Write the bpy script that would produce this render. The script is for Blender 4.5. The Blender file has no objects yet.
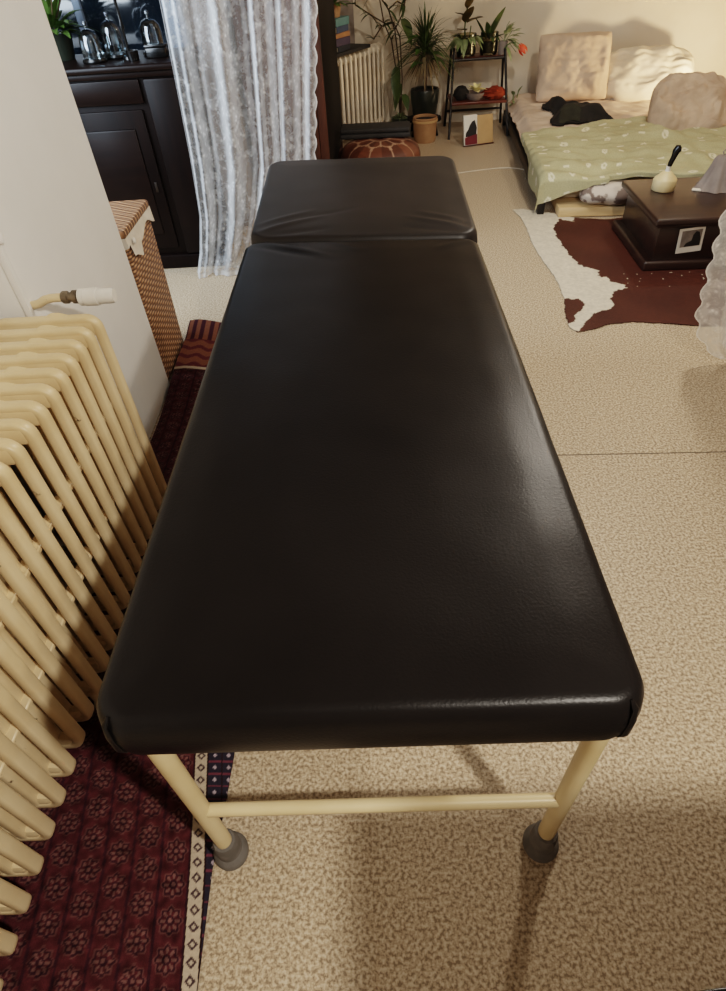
import bpy, bmesh, math, random
import numpy as np
from mathutils import Vector, Matrix, noise
random.seed(7)
PI = math.pi
C = bpy.context.scene.collection
V = Vector

# ---------------------------------------------------------------- helpers
def lin(c):
    if isinstance(c, str):
        c = [int(c[i:i+2], 16) / 255 for i in (0, 2, 4)]
    return tuple((v / 12.92 if v <= .04045 else ((v + .055) / 1.055) ** 2.4) for v in c[:3]) + (1,)

class NT:
    def __init__(s, m):
        s.t = m.node_tree; s.n = s.t.nodes; s.l = s.t.links
    def new(s, typ, **k):
        n = s.n.new('ShaderNode' + typ)
        for a, b in k.items():
            if a.startswith('i_'):
                n.inputs[a[2:].replace('_', ' ')].default_value = b
            else:
                setattr(n, a, b)
        return n
    def link(s, a, b): s.l.new(a, b)
    def math(s, op, a, b=0.0, clamp=False):
        n = s.n.new('ShaderNodeMath'); n.operation = op; n.use_clamp = clamp
        for i, v in enumerate((a, b)):
            if isinstance(v, (int, float)): n.inputs[i].default_value = v
            else: s.l.new(v, n.inputs[i])
        return n.outputs[0]
    def mix(s, f, a, b):
        n = s.n.new('ShaderNodeMix'); n.data_type = 'RGBA'
        for i, v in ((0, f), (6, a), (7, b)):
            if isinstance(v, (int, float)): n.inputs[i].default_value = v
            elif isinstance(v, tuple): n.inputs[i].default_value = v
            else: s.l.new(v, n.inputs[i])
        return n.outputs[2]
    def ramp(s, f, stops):
        n = s.n.new('ShaderNodeValToRGB')
        while len(n.color_ramp.elements) < len(stops): n.color_ramp.elements.new(.5)
        for e, (p, c) in zip(n.color_ramp.elements, stops):
            e.position = p; e.color = c
        s.l.new(f, n.inputs[0]); return n.outputs[0]

def base_mat(name):
    m = bpy.data.materials.new(name); m.use_nodes = True
    t = NT(m); b = t.n['Principled BSDF']
    tc = t.new('TexCoord')
    return m, t, b, tc.outputs['Object']

def M(name, col, rough=.5, col2=None, scale=12, bump=0, bscale=60, metal=0, spec=.5, vc=False, detail=4, sheen=0, lo=.35, hi=.65, bdist=.004):
    m, t, b, co = base_mat(name)
    b.inputs['Roughness'].default_value = rough; b.inputs['Metallic'].default_value = metal
    b.inputs['Specular IOR Level'].default_value = spec
    if sheen: b.inputs['Sheen Weight'].default_value = sheen
    c1 = lin(col); c2 = lin(col2) if col2 else tuple(v * .82 for v in c1[:3]) + (1,)
    ns = t.new('TexNoise', i_Scale=scale, i_Detail=detail); t.link(co, ns.inputs['Vector'])
    f = t.ramp(ns.outputs['Fac'], [(lo, (0, 0, 0, 1)), (hi, (1, 1, 1, 1))])
    if vc:
        at = t.new('VertexColor', layer_name='Col')
        dk = t.new('Mix', data_type='RGBA', blend_type='MULTIPLY'); dk.inputs[0].default_value = 1
        t.link(at.outputs['Color'], dk.inputs[6])
        t.link(t.ramp(ns.outputs['Fac'], [(.3, (.8, .8, .8, 1)), (.7, (1, 1, 1, 1))]), dk.inputs[7])
        t.link(dk.outputs[2], b.inputs['Base Color'])
    else:
        t.link(t.mix(f, c1, c2), b.inputs['Base Color'])
    if bump:
        nb = t.new('TexNoise', i_Scale=bscale, i_Detail=3); t.link(co, nb.inputs['Vector'])
        bp = t.new('Bump', i_Strength=bump, i_Distance=bdist); t.link(nb.outputs['Fac'], bp.inputs['Height'])
        t.link(bp.outputs[0], b.inputs['Normal'])
    return m

def setp(o, label=None, cat=None, group=None, kind=None):
    if label: o['label'] = label
    if cat: o['category'] = cat
    if group: o['group'] = group
    if kind: o['kind'] = kind
    return o

def finish(me, mat, smooth=40):
    me.materials.append(mat)
    if smooth:
        me.polygons.foreach_set('use_smooth', [True] * len(me.polygons))
        me.set_sharp_from_angle(angle=math.radians(smooth))
    me.update()

def thing(name, label, cat, loc=(0, 0, 0), rz=0, group=None):
    o = bpy.data.objects.new(name, None); C.objects.link(o)
    o.empty_display_size = .05
    o.location = loc; o.rotation_euler = (0, 0, rz)
    o['wm'] = 0; del o['wm']
    return setp(o, label, cat, group)

def root_matrix(p):
    while p.parent: p = p.parent
    return Matrix.Translation(p.location) @ p.rotation_euler.to_matrix().to_4x4()

def obj(name, bm, mat, parent=None, world=False, smooth=40, label=None):
    """one mesh object; world=True: the mesh is given in room coordinates"""
    if isinstance(bm, bpy.types.Mesh): me = bm; me.name = name
    else:
        bmesh.ops.recalc_face_normals(bm, faces=bm.faces)
        me = bpy.data.meshes.new(name); bm.to_mesh(me); bm.free()
    if world and parent: me.transform(root_matrix(parent).inverted())
    finish(me, mat, smooth)
    o = bpy.data.objects.new(name, me); C.objects.link(o)
    if parent: o.parent = parent
    if label: o['label'] = label
    return o

def single(name, bm, mat, label, cat, group=None, kind=None, smooth=40):
    """a one-mesh thing whose origin is moved to the middle of its base"""
    o = obj(name, bm, mat, smooth=smooth)
    me = o.data
    co = np.empty(len(me.vertices) * 3); me.vertices.foreach_get('co', co); co = co.reshape(-1, 3)
    lo, hi = co.min(0), co.max(0)
    c = V(((lo[0] + hi[0]) / 2, (lo[1] + hi[1]) / 2, lo[2]))
    me.transform(Matrix.Translation(-c)); o.location = c
    return setp(o, label, cat, group, kind)

def struct(name, bm, mat, smooth=30):
    return setp(obj(name, bm, mat, smooth=smooth), kind='structure')

def box(bm, lo, hi, bev=0, seg=2, rot=None, piv=None):
    lo, hi = V(lo), V(hi); c = (lo + hi) / 2; s = hi - lo
    r = bmesh.ops.create_cube(bm, size=1)
    vs = r['verts']
    for v in vs: v.co = V((v.co.x * s.x, v.co.y * s.y, v.co.z * s.z)) + c
    if bev:
        es = list({e for v in vs for e in v.link_edges})
        g = bmesh.ops.bevel(bm, geom=es, offset=bev, segments=seg, profile=.5, affect='EDGES')
        vs = list({v for f in g['faces'] for v in f.verts} | {v for v in vs if v.is_valid})
    if rot is not None:
        p = V(piv) if piv is not None else c
        for v in vs: v.co = rot @ (v.co - p) + p
    return vs

def bx(lo, hi, bev=0, seg=2, rot=None, piv=None):
    bm = bmesh.new(); box(bm, lo, hi, bev, seg, rot, piv); return bm

def pw(x, e): return math.copysign(abs(x) ** e, x)
def sweep(bm, pts, ra, rb=None, n=10, closed=False, up=None, caps=True, sq=1):
    """tube along pts; ra/rb radii (number or list); up fixes the rb axis"""
    pts = [V(p) for p in pts]; N = len(pts)
    if not isinstance(ra, (list, tuple)): ra = [ra] * N
    if rb is None: rb = ra
    elif not isinstance(rb, (list, tuple)): rb = [rb] * N
    rings = []; side = None
    for i, p in enumerate(pts):
        if closed: t = pts[(i + 1) % N] - pts[i - 1]
        else: t = pts[min(i + 1, N - 1)] - pts[max(i - 1, 0)]
        t.normalize()
        if up is not None: b = V(up); b = (b - t * b.dot(t)).normalized(); a = t.cross(b)
        else:
            if side is None:
                side = t.orthogonal().normalized()
            side = (side - t * side.dot(t)).normalized(); a = side; b = t.cross(a)
        rings.append([bm.verts.new(p + a * ra[i] * pw(math.cos(2 * PI * k / n), sq) + b * rb[i] * pw(math.sin(2 * PI * k / n), sq)) for k in range(n)])
    for i in range(N if closed else N - 1):
        A, B = rings[i], rings[(i + 1) % N]
        for k in range(n): bm.faces.new((A[k], A[(k + 1) % n], B[(k + 1) % n], B[k]))
    if not closed and caps:
        bm.faces.new(rings[0][::-1]); bm.faces.new(rings[-1])

def tube(pts, r, n=10, **k):
    bm = bmesh.new(); sweep(bm, pts, r, n=n, **k); return bm

def lathe(bm, prof, c=(0, 0, 0), n=28, rot=None):
    c = V(c); rings = []
    for r, z in prof:
        if r < 1e-5: rings.append([bm.verts.new(c + (rot @ V((0, 0, z)) if rot else V((0, 0, z))))])
        else:
            rings.append([])
            for k in range(n):
                p = V((r * math.cos(2 * PI * k / n), r * math.sin(2 * PI * k / n), z))
                rings[-1].append(bm.verts.new(c + (rot @ p if rot else p)))
    for A, B in zip(rings, rings[1:]):
        if len(A) == 1 and len(B) == 1: continue
        for k in range(n):
            k2 = (k + 1) % n
            if len(A) == 1: bm.faces.new((A[0], B[k], B[k2]))
            elif len(B) == 1: bm.faces.new((A[k], A[k2], B[0]))
            else: bm.faces.new((A[k], A[k2], B[k2], B[k]))
def lat(prof, c=(0, 0, 0), n=28, rot=None):
    bm = bmesh.new(); lathe(bm, prof, c, n, rot); return bm

def leaf(bm, base, d, L, w, bend=.3, seg=7, fold=.15, tip=1.0, up=(0, 0, 1), prof=None):
    """a single blade: starts along d, droops by bend*L"""
    d = V(d).normalized(); u = V(up); s = d.cross(u)
    if s.length < 1e-3: s = V((1, 0, 0))
    s.normalize(); nrm = s.cross(d)
    rows = []
    for i in range(seg + 1):
        t = i / seg
        p = V(base) + d * (L * t) + V((0, 0, -bend * L * t * t))
        ww = w * (prof(t) if prof else math.sin(PI * min(1, .08 + .92 * t) ** .8) )
        rows.append((bm.verts.new(p - s * ww / 2 + nrm * fold * ww), bm.verts.new(p), bm.verts.new(p + s * ww / 2 + nrm * fold * ww)))
    for A, B in zip(rows, rows[1:]):
        bm.faces.new((A[0], A[1], B[1], B[0])); bm.faces.new((A[1], A[2], B[2], B[1]))

def grid(name, nu, nv, pos, col=None, mask=None):
    """mesh from pos(u,v) with optional colour col(u,v,p) and mask(u,v,p)"""
    vs = []; cs = []; idx = {}
    for j in range(nv + 1):
        for i in range(nu + 1):
            u, v = i / nu, j / nv; p = pos(u, v); vs.append(tuple(p))
            if col: cs.append(tuple(col(u, v, p))[:3] + (1,))
    fs = []
    for j in range(nv):
        for i in range(nu):
            a = j * (nu + 1) + i
            if mask and not mask((i + .5) / nu, (j + .5) / nv, V(vs[a])): continue
            fs.append((a, a + 1, a + nu + 2, a + nu + 1))
    me = bpy.data.meshes.new(name); me.from_pydata(vs, [], fs)
    if col:
        ca = me.color_attributes.new('Col', 'FLOAT_COLOR', 'POINT')
        ca.data.foreach_set('color', [x for c in cs for x in c])
    if mask:
        bm = bmesh.new(); bm.from_mesh(me)
        bmesh.ops.delete(bm, geom=[v for v in bm.verts if not v.link_faces], context='VERTS'); bm.to_mesh(me); bm.free()
    return me

def inpoly(x, y, P):
    r = False; n = len(P)
    for i in range(n):
        (x1, y1), (x2, y2) = P[i], P[i - 1]
        if (y1 > y) != (y2 > y) and x < (x2 - x1) * (y - y1) / (y2 - y1) + x1: r = not r
    return r
def dpoly(x, y, P):
    best = 9
    for i in range(len(P)):
        (x1, y1), (x2, y2) = P[i], P[i - 1]
        dx, dy = x2 - x1, y2 - y1
        t = max(0, min(1, ((x - x1) * dx + (y - y1) * dy) / (dx * dx + dy * dy + 1e-12)))
        best = min(best, math.hypot(x - x1 - t * dx, y - y1 - t * dy))
    return best
def sst(a, b, x):
    t = max(0, min(1, (x - a) / (b - a))); return t * t * (3 - 2 * t)
def nz(x, y, z=0): return noise.noise(V((x, y, z)))
def interp(x, xs, ys): return float(np.interp(x, xs, ys))
def copyto(src, parent, off):
    o = src.copy(); o.parent = parent; o.location = V(src.location) + V(off); C.objects.link(o); return o

# ---------------------------------------------------------------- camera
HC = 1.42
F, CX, CY = 588., 363., 495.5
nad = V((407 - CX, 1095 - CY, F)).normalized()
vx = 355 - CX; vy = -(F * F + vx * (407 - CX)) / (1095 - CY)
yd = V((vx, vy, F)).normalized(); up_ = -nad; xd = yd.cross(up_)
R = Matrix((xd, yd, up_))
cam = bpy.data.cameras.new('camera'); co = bpy.data.objects.new('camera', cam); C.objects.link(co)
cam.sensor_fit = 'VERTICAL'; cam.sensor_height = 36; cam.lens = F / 991 * 36; cam.clip_start = .02
r_, u_, b_ = R @ V((1, 0, 0)), R @ V((0, -1, 0)), R @ V((0, 0, -1))
co.matrix_world = Matrix(((r_.x, u_.x, b_.x, 0), (r_.y, u_.y, b_.y, 0), (r_.z, u_.z, b_.z, HC), (0, 0, 0, 1)))
bpy.context.scene.camera = co

# ---------------------------------------------------------------- materials
def floor_mat():
    m, t, b, co = base_mat('speckled_vinyl')
    n1 = t.new('TexNoise', i_Scale=135, i_Detail=2, i_Roughness=.6); t.link(co, n1.inputs['Vector'])
    n2 = t.new('TexNoise', i_Scale=300, i_Detail=2); t.link(co, n2.inputs['Vector'])
    n3 = t.new('TexNoise', i_Scale=2.2, i_Detail=3); t.link(co, n3.inputs['Vector'])
    c = t.ramp(n1.outputs['Fac'], [(.38, lin('77634c')), (.47, lin('b09a80')), (.54, lin('c4b096')), (.64, lin('dccdb6'))])
    c = t.mix(t.math('MULTIPLY', n2.outputs['Fac'], .4), c, lin('a8937a'))
    c = t.mix(t.math('MULTIPLY', n3.outputs['Fac'], .22), c, lin('a59682'))
    g = t.new('NewGeometry'); sp = t.new('SeparateXYZ'); t.link(g.outputs['Position'], sp.inputs[0])
    yy = t.math('ADD', sp.outputs['Y'], t.math('MULTIPLY', sp.outputs['X'], .04))
    seam = t.math('LESS_THAN', t.math('ABSOLUTE', t.math('SUBTRACT', yy, 1.64)), .003)
    c = t.mix(seam, c, lin('5a4a38'))
    t.link(c, b.inputs['Base Color']); b.inputs['Roughness'].default_value = .48; b.inputs['Specular IOR Level'].default_value = .35
    bp = t.new('Bump', i_Strength=.12, i_Distance=.002); t.link(n1.outputs['Fac'], bp.inputs['Height']); t.link(bp.outputs[0], b.inputs['Normal'])
    return m
def lace_mat(name, scale, lo, hi, tint):
    m = bpy.data.materials.new(name); m.use_nodes = True; t = NT(m); t.n.remove(t.n['Principled BSDF'])
    out = t.n['Material Output']; tc = t.new('TexCoord').outputs['Object']
    n1 = t.new('TexNoise', i_Scale=scale, i_Detail=5, i_Roughness=.65, i_Distortion=.5); t.link(tc, n1.inputs['Vector'])
    vo = t.new('TexVoronoi', i_Scale=scale * 2.6); t.link(tc, vo.inputs['Vector'])
    fl = t.ramp(n1.outputs['Fac'], [(.45, (0, 0, 0, 1)), (.6, (1, 1, 1, 1))])
    pt = t.ramp(vo.outputs['Distance'], [(.12, (1, 1, 1, 1)), (.5, (.35, .35, .35, 1))])
    f = t.math('MULTIPLY', fl, pt)
    at = t.new('VertexColor', layer_name='Col')      # red = solid hem
    op = t.math('ADD', t.math('MULTIPLY', f, hi - lo), lo)
    lw = t.new('LayerWeight', i_Blend=.5)
    op = t.math('ADD', op, t.math('MULTIPLY', t.math('POWER', lw.outputs['Facing'], 1.8), .62), True)
    op = t.math('MAXIMUM', op, at.outputs['Color'])
    d = t.new('BsdfDiffuse'); d.inputs[0].default_value = lin(tint)
    tl = t.new('BsdfTranslucent'); tl.inputs[0].default_value = lin(tint)
    mx = t.new('MixShader'); mx.inputs[0].default_value = .35
    t.link(d.outputs[0], mx.inputs[1]); t.link(tl.outputs[0], mx.inputs[2])
    tr = t.new('BsdfTransparent'); mm = t.new('MixShader')
    t.link(op, mm.inputs[0]); t.link(tr.outputs[0], mm.inputs[1]); t.link(mx.outputs[0], mm.inputs[2])
    t.link(mm.outputs[0], out.inputs[0]); return m
def wicker_mat(flat=False):
    m, t, b, co = base_mat('wicker')
    sp = t.new('SeparateXYZ'); t.link(co, sp.inputs[0])
    h = sp.outputs['X'] if flat else t.math('ADD', sp.outputs['X'], sp.outputs['Y'])
    row = t.math('MULTIPLY', t.math('ADD', sp.outputs['Y' if flat else 'Z'], 2.0), 1 / .014)
    par = t.math('MULTIPLY', t.math('MODULO', t.math('FLOOR', row), 2), PI)
    fr = t.math('SINE', t.math('MULTIPLY', t.math('FRACT', row), PI))
    wv = t.math('SINE', t.math('ADD', t.math('MULTIPLY', h, 2 * PI / .05), par))
    hh = t.math('MULTIPLY', fr, t.math('ADD', t.math('MULTIPLY', wv, .4), .6))
    ns = t.new('TexNoise', i_Scale=30); t.link(co, ns.inputs['Vector'])
    c = t.ramp(hh, [(.08, lin('4a3020')), (.4, lin('9a6d49')), (.95, lin('cba079'))])
    c = t.mix(t.math('MULTIPLY', ns.outputs['Fac'], .3), c, lin('6e4a30'))
    t.link(c, b.inputs['Base Color']); b.inputs['Roughness'].default_value = .55
    bp = t.new('Bump', i_Strength=1, i_Distance=.006); t.link(hh, bp.inputs['Height']); t.link(bp.outputs[0], b.inputs['Normal'])
    return m
def wood_mat(name, c1, c2, rough=.35, axis=2, scale=6, spec=.5):
    m, t, b, co = base_mat(name)
    mp = t.new('Mapping'); s = [scale * 5] * 3; s[axis] = scale * .5; mp.inputs['Scale'].default_value = s
    t.link(co, mp.inputs['Vector'])
    n = t.new('TexNoise', i_Scale=1, i_Detail=6, i_Distortion=.6); t.link(mp.outputs[0], n.inputs['Vector'])
    t.link(t.ramp(n.outputs['Fac'], [(.3, lin(c1)), (.7, lin(c2))]), b.inputs['Base Color'])
    b.inputs['Roughness'].default_value = rough; b.inputs['Specular IOR Level'].default_value = spec
    bp = t.new('Bump', i_Strength=.08, i_Distance=.003); t.link(n.outputs['Fac'], bp.inputs['Height']); t.link(bp.outputs[0], b.inputs['Normal'])
    return m
def enamel_mat(name, c1, c2, chip):
    m, t, b, co = base_mat(name)
    n1 = t.new('TexNoise', i_Scale=5, i_Detail=5); t.link(co, n1.inputs['Vector'])
    n2 = t.new('TexNoise', i_Scale=26, i_Detail=6, i_Roughness=.7); t.link(co, n2.inputs['Vector'])
    g = t.new('NewGeometry'); n3 = t.new('TexNoise', i_Scale=18, i_Detail=4); t.link(g.outputs['Position'], n3.inputs['Vector'])
    c = t.mix(t.ramp(n1.outputs['Fac'], [(.4, (0, 0, 0, 1)), (.65, (1, 1, 1, 1))]), lin(c1), lin(c2))
    k = t.math('MULTIPLY', t.ramp(n2.outputs['Fac'], [(.66, (0, 0, 0, 1)), (.70, (1, 1, 1, 1))]), t.ramp(n3.outputs['Fac'], [(.5, (0, 0, 0, 1)), (.56, (1, 1, 1, 1))]))
    t.link(t.mix(k, c, lin(chip)), b.inputs['Base Color']); b.inputs['Roughness'].default_value = .38
    bp = t.new('Bump', i_Strength=.15, i_Distance=.003); t.link(n2.outputs['Fac'], bp.inputs['Height']); t.link(bp.outputs[0], b.inputs['Normal'])
    return m
def glass_mat(name, tint, rough=.06, blend=.5):
    m = bpy.data.materials.new(name); m.use_nodes = True; t = NT(m); t.n.remove(t.n['Principled BSDF'])
    out = t.n['Material Output']
    lw = t.new('LayerWeight', i_Blend=blend)
    tr = t.new('BsdfTransparent'); tr.inputs[0].default_value = lin(tint)
    gl = t.new('BsdfGlossy', i_Roughness=rough); gl.inputs[0].default_value = (.9, .95, 1, 1)
    mx = t.new('MixShader'); t.link(lw.outputs['Fresnel'], mx.inputs[0]); t.link(tr.outputs[0], mx.inputs[1]); t.link(gl.outputs[0], mx.inputs[2])
    t.link(mx.outputs[0], out.inputs[0]); return m
def emit_mat(name, col, s):
    m, t, b, co = base_mat(name)
    b.inputs['Base Color'].default_value = lin(col); b.inputs['Emission Color'].default_value = lin(col)
    b.inputs['Emission Strength'].default_value = s; return m

m_floor = floor_mat()
m_wall = M('white_plaster', 'e6e5e2', .8, 'dfdeda', 3, .1, 25)
m_wall_w = M('warm_plaster', 'd8cdbb', .85, 'cfc2ae', 2, .1, 20)
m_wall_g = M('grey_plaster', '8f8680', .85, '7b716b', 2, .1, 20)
m_ceil = M('ceiling_paint', 'a8a098', .9)
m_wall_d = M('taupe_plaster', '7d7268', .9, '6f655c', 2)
m_vinyl = M('black_vinyl', '151211', .34, '1a1716', 4, .22, 260, spec=.16, bdist=.0015)
m_vinyl2 = M('black_vinyl_headrest', '221e1c', .42, '292422', 4, .25, 240, spec=.28, bdist=.0015)
m_cream = enamel_mat('cream_enamel_tube', 'dcc69c', 'cfb688', '6a4d2c')
m_rubber = M('grey_rubber', '6b6661', .75, '5a5550', 30, .2, 90)
m_rad = enamel_mat('cream_radiator_paint', 'dec8a2', 'd0b68c', '3d2a1a')
m_rad2 = enamel_mat('pale_radiator_paint', 'eadfcd', 'ddcfb8', '7a654a')
m_white = M('white_plastic', 'e6e2da', .35)
m_brass = M('dull_brass', '8d7f6b', .5, '5e5345', 40, metal=.6)
m_darkbrass = M('tarnished_brass', '2a2018', .5, '1c1611', 40, metal=.4)
m_wick = wicker_mat(); m_wick2 = wicker_mat(True)
m_linen = M('white_linen', 'd8d0c4', .9, 'c9bfb0', 20, .3, 80)
m_dark = wood_mat('dark_mahogany', '0d0605', '160b08', .45, spec=.16)
m_darkf = wood_mat('dark_mahogany_flat', '120806', '1a0e0a', .4, axis=0, spec=.22)
m_brown = wood_mat('red_brown_wood', '3a1d12', '50291a', .45)
m_black_w = wood_mat('black_wood', '080605', '0f0a09', .6, spec=.15)
m_chest = wood_mat('dark_chest_wood', '231612', '38241d', .32, axis=0)
m_lace = lace_mat('white_lace', 19, .2, .66, 'f6f8fa')
m_lace2 = lace_mat('white_floral_lace', 17, .34, .9, 'f8f6f2')
m_rug = M('persian_wool', 'ffffff', .95, vc=True, scale=120, bump=.5, bscale=300, sheen=.0, spec=.1)
m_cow = M('cowhide_hair', 'ffffff', .6, vc=True, scale=60, bump=.35, bscale=160, spec=.3)
m_throw = M('sage_cotton', 'ffffff', .9, vc=True, scale=150, bump=.3, bscale=200, spec=.15)
m_pouf = M('tan_leather', 'ffffff', .5, vc=True, scale=20, bump=.2, bscale=60)
m_sheet = M('blush_linen', 'd0bba8', .9, 'c2ac98', 6, .25, 60, spec=.15)
m_pil = M('blush_pillow_linen', 'c6ae98', .9, 'b79f89', 5, .3, 30, spec=.15, bdist=.01)
m_pil2 = M('ivory_pillow_cotton', 'd6c9b6', .9, 'ccbea8', 4, .3, 14, spec=.15, bdist=.01)
m_pil3 = M('crumpled_blush_cotton', 'c7b09b', .9, 'b39c88', 6, .5, 14, spec=.15, bdist=.02)
m_duvet = M('grey_floral_cotton', 'c9bdb0', .9, '75655c', 12, .4, 20, lo=.5, hi=.56, bdist=.01)
m_cloth_b = M('black_cloth', '15120f', .9, '211c17', 20, .5, 60)
m_cloth_g = M('dark_green_cloth', '2c2b1e', .9, '211f16', 20)
m_blackm = M('black_metal', '17120f', .45, '211a15', 30, metal=.3)
m_pine = wood_mat('pine_board', 'bd9a68', 'd2b48a', .5, axis=0)
m_shelf = wood_mat('red_shelf_wood', '4b2317', '643122', .4, axis=0)
m_leafd = M('dark_leaf', '32401f', .45, '4a5a2c', 12)
m_leafm = M('mid_green_leaf', '47602a', .45, '5d7a38', 10)
m_leafb = M('bronze_leaf', '3b2f1a', .4, '524422', 14)
m_leafp = M('pale_leaf', '8f9a72', .55, '6d7c50', 14)
m_dry = M('dry_leaf', '8a7758', .8, '6e6248', 12)
m_stem = M('brown_stem', '5a4630', .8, '443423', 30, .3, 40)
m_pot = M('dark_green_glazed_pot', '1d211c', .3, '262a22', 6)
m_soil = M('potting_soil', '241a12', .95, '352618', 60, .6, 90)
m_vsoil = M('root_filled_soil', '5a5644', .9, '3a3628', 40)
m_terra = M('pale_terracotta', '96704e', .8, 'a5805c', 10, .2, 40)
m_vase = glass_mat('smoky_glass', 'dcd8c8', .2, .25)
m_glass = glass_mat('clear_glass', 'dfe8ea')
m_red = M('tulip_red', 'c9341a', .5, 'd8502a', 8)
m_orange = M('orange_cloth', '742e1c', .9, '8a4029', 12, spec=.1)
m_flower = M('cream_petal', 'e8dfae', .6, 'd6cb90', 10)
m_greyb = M('grey_cloth', '8a7f78', .9, '7a6e68', 14, .3, 40)
m_cbell = M('pale_yellow_wood', 'dac69c', .45, 'ccb486', 8)
m_blackg = M('black_gloss', '0f0d0c', .25)
m_card = M('white_card', 'e2dcd0', .6, 'd8d1c4', 4)
m_tan = M('tan_board', 'bd9a6c', .8, 'b08c60', 6)
m_maroon = M('maroon_print', '6a1a22', .6)
m_ink = M('black_print', '17120f', .6)
m_mat = M('charcoal_foam', '2f2c2a', .8, '262321', 20, .2, 60)
m_blue = M('bluegrey_paint', '6f7f92', .4, '5d6c80', 6)
m_pane = M('dark_window_glass', '10161c', .06, '18222b', 2, spec=.8)
m_cable = M('white_cable', 'd6cbb8', .6)

# ---------------------------------------------------------------- room
struct('floor', bx((-3, -1.7, -.1), (4.4, 6.7, 0)), m_floor)
struct('ceiling', bx((-3, -1.7, 3.0), (4.4, 6.7, 3.1)), m_ceil)
struct('wall_left', bx((-1.12, -1.7, 0), (-1.0, 1.452, 3.0)), m_wall)
struct('wall_pier', bx((-1.12, 1.452, 0), (-.9, 2.19, 3.0), .003), m_wall)
struct('wall_back', bx((-.9, 6.45, 0), (4.4, 6.6, 3.0)), m_wall_w)
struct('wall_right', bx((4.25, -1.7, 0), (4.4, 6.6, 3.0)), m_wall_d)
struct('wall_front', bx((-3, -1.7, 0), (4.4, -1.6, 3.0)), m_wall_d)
struct('wall_far_left', bx((-3, -1.7, 0), (-2.85, 6.6, 3.0)), m_wall)
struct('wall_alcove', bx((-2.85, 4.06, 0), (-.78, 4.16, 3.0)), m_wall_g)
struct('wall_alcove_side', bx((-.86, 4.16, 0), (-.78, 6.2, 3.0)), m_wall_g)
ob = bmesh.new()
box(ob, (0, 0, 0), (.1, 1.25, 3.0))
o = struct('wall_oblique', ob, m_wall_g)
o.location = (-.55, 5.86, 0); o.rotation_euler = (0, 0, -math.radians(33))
struct('added_shadow_block', bx((.415, -.34, 0), (1.5, -.03, 1.3), .004), m_wall_d)  # unseen block added behind the camera to cast the dark shadow on the near floor
# dark glazed door behind the cabinet
bm = bmesh.new()
for a, b in (((-2.0, 4.0, 0), (-1.93, 4.06, 2.3)), ((-1.03, 4.0, 0), (-.93, 4.06, 2.3)), ((-1.93, 4.0, 2.2), (-1.03, 4.06, 2.3)),
             ((-1.50, 4.01, 0), (-1.46, 4.06, 2.2)), ((-1.93, 4.0, 0), (-1.03, 4.06, .5))): box(bm, a, b, .006)
wf = struct('window_1', bm, m_blue)
o = obj('pane', bx((-1.93, 4.035, .5), (-1.03, 4.05, 2.2)), m_pane, wf)
o['kind'] = 'structure'
# bead on the edge of the radiator niche
bm = bmesh.new(); box(bm, (-.912, 1.444, 0), (-.893, 1.462, 2.99), .004)
lathe(bm, [(0, -.012), (.014, -.012), (.017, 0), (.014, .012), (0, .012)], (-.895, 1.452, .92), 12)
struct('trim_1', bm, m_wall)

# ---------------------------------------------------------------- examination couch
def cushion(w, l, h, rc, re, cell, shear=0, wr=None, puff=.004, ramp=False):
    """upholstered pad with top at z=h; x in +-w/2, y in 0..l"""
    nx, ny = int(w / cell), int(l / cell)
    sh = (lambda y: shear * y / l) if ramp else (lambda y: shear)
    bm = bmesh.new(); V2 = []
    for j in range(ny + 1):
        row = []
        for i in range(nx + 1):
            x = -w / 2 + w * i / nx; y = l * j / ny
            cx_ = max(abs(x) - (w / 2 - rc), 0); cy_ = max(abs(y - l / 2) - (l / 2 - rc), 0)
            if cx_ > 0 and cy_ > 0:                      # map the square corner on to the round one
                k = max(cx_, cy_) / math.hypot(cx_, cy_)
                sx = math.copysign(w / 2 - rc + cx_ * k, x); sy = l / 2 + math.copysign(l / 2 - rc + cy_ * k, y - l / 2)
                d = rc - math.hypot(cx_ * k, cy_ * k)
            else:
                sx, sy = x, y; d = min(w / 2 - abs(x), l / 2 - abs(y - l / 2))
            d = max(d, 0)
            z = h - (re - math.sqrt(max(re * re - (re - d) ** 2, 0)) if d < re else 0)
            z += puff * sst(0, .09, d) + .0012 * nz(sx * 9, sy * 9)
            if wr: z += wr(sx, sy, d)
            row.append(bm.verts.new((sx, sy + sh(sy) * sx, z)))
        V2.append(row)
    for j in range(ny):
        for i in range(nx): bm.faces.new((V2[j][i], V2[j][i + 1], V2[j + 1][i + 1], V2[j + 1][i]))
    loop = V2[0][:] + [r[-1] for r in V2[1:]] + V2[-1][-2::-1] + [r[0] for r in V2[-2:0:-1]]
    prev = loop; zt = h - re
    for k, (f, out) in enumerate(((.65, .004), (.3, .003), (.06, -.001), (0, -.008))):
        cur = []
        for v in loop:
            x = v.co.x; y = v.co.y - shear * x if not ramp else v.co.y / (1 + shear * x / l)
            n = V((max(abs(x) - (w / 2 - rc), 0) * (1 if x > 0 else -1), max(abs(y - l / 2) - (l / 2 - rc), 0) * (1 if y > l / 2 else -1), 0))
            if n.length > 0: n.normalize()
            cur.append(bm.verts.new((v.co.x + n.x * out, v.co.y + n.y * out, zt * f)))
        for a in range(len(loop)):
            b = (a + 1) % len(loop); bm.faces.new((prev[a], prev[b], cur[b], cur[a]))
        prev = cur
    bm.faces.new(prev[::-1])
    return bm
def crease(x, y, p, q, amp, wd):
    p, q = V(p), V(q); d = q - p; t = (V((x, y)) - p).dot(d) / d.length_squared
    if not 0 <= t <= 1: return 0
    s = ((x - p.x) * d.y - (y - p.y) * d.x) / d.length
    return amp * math.sin(PI * t) * math.exp(-(s / wd) ** 2)
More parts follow.
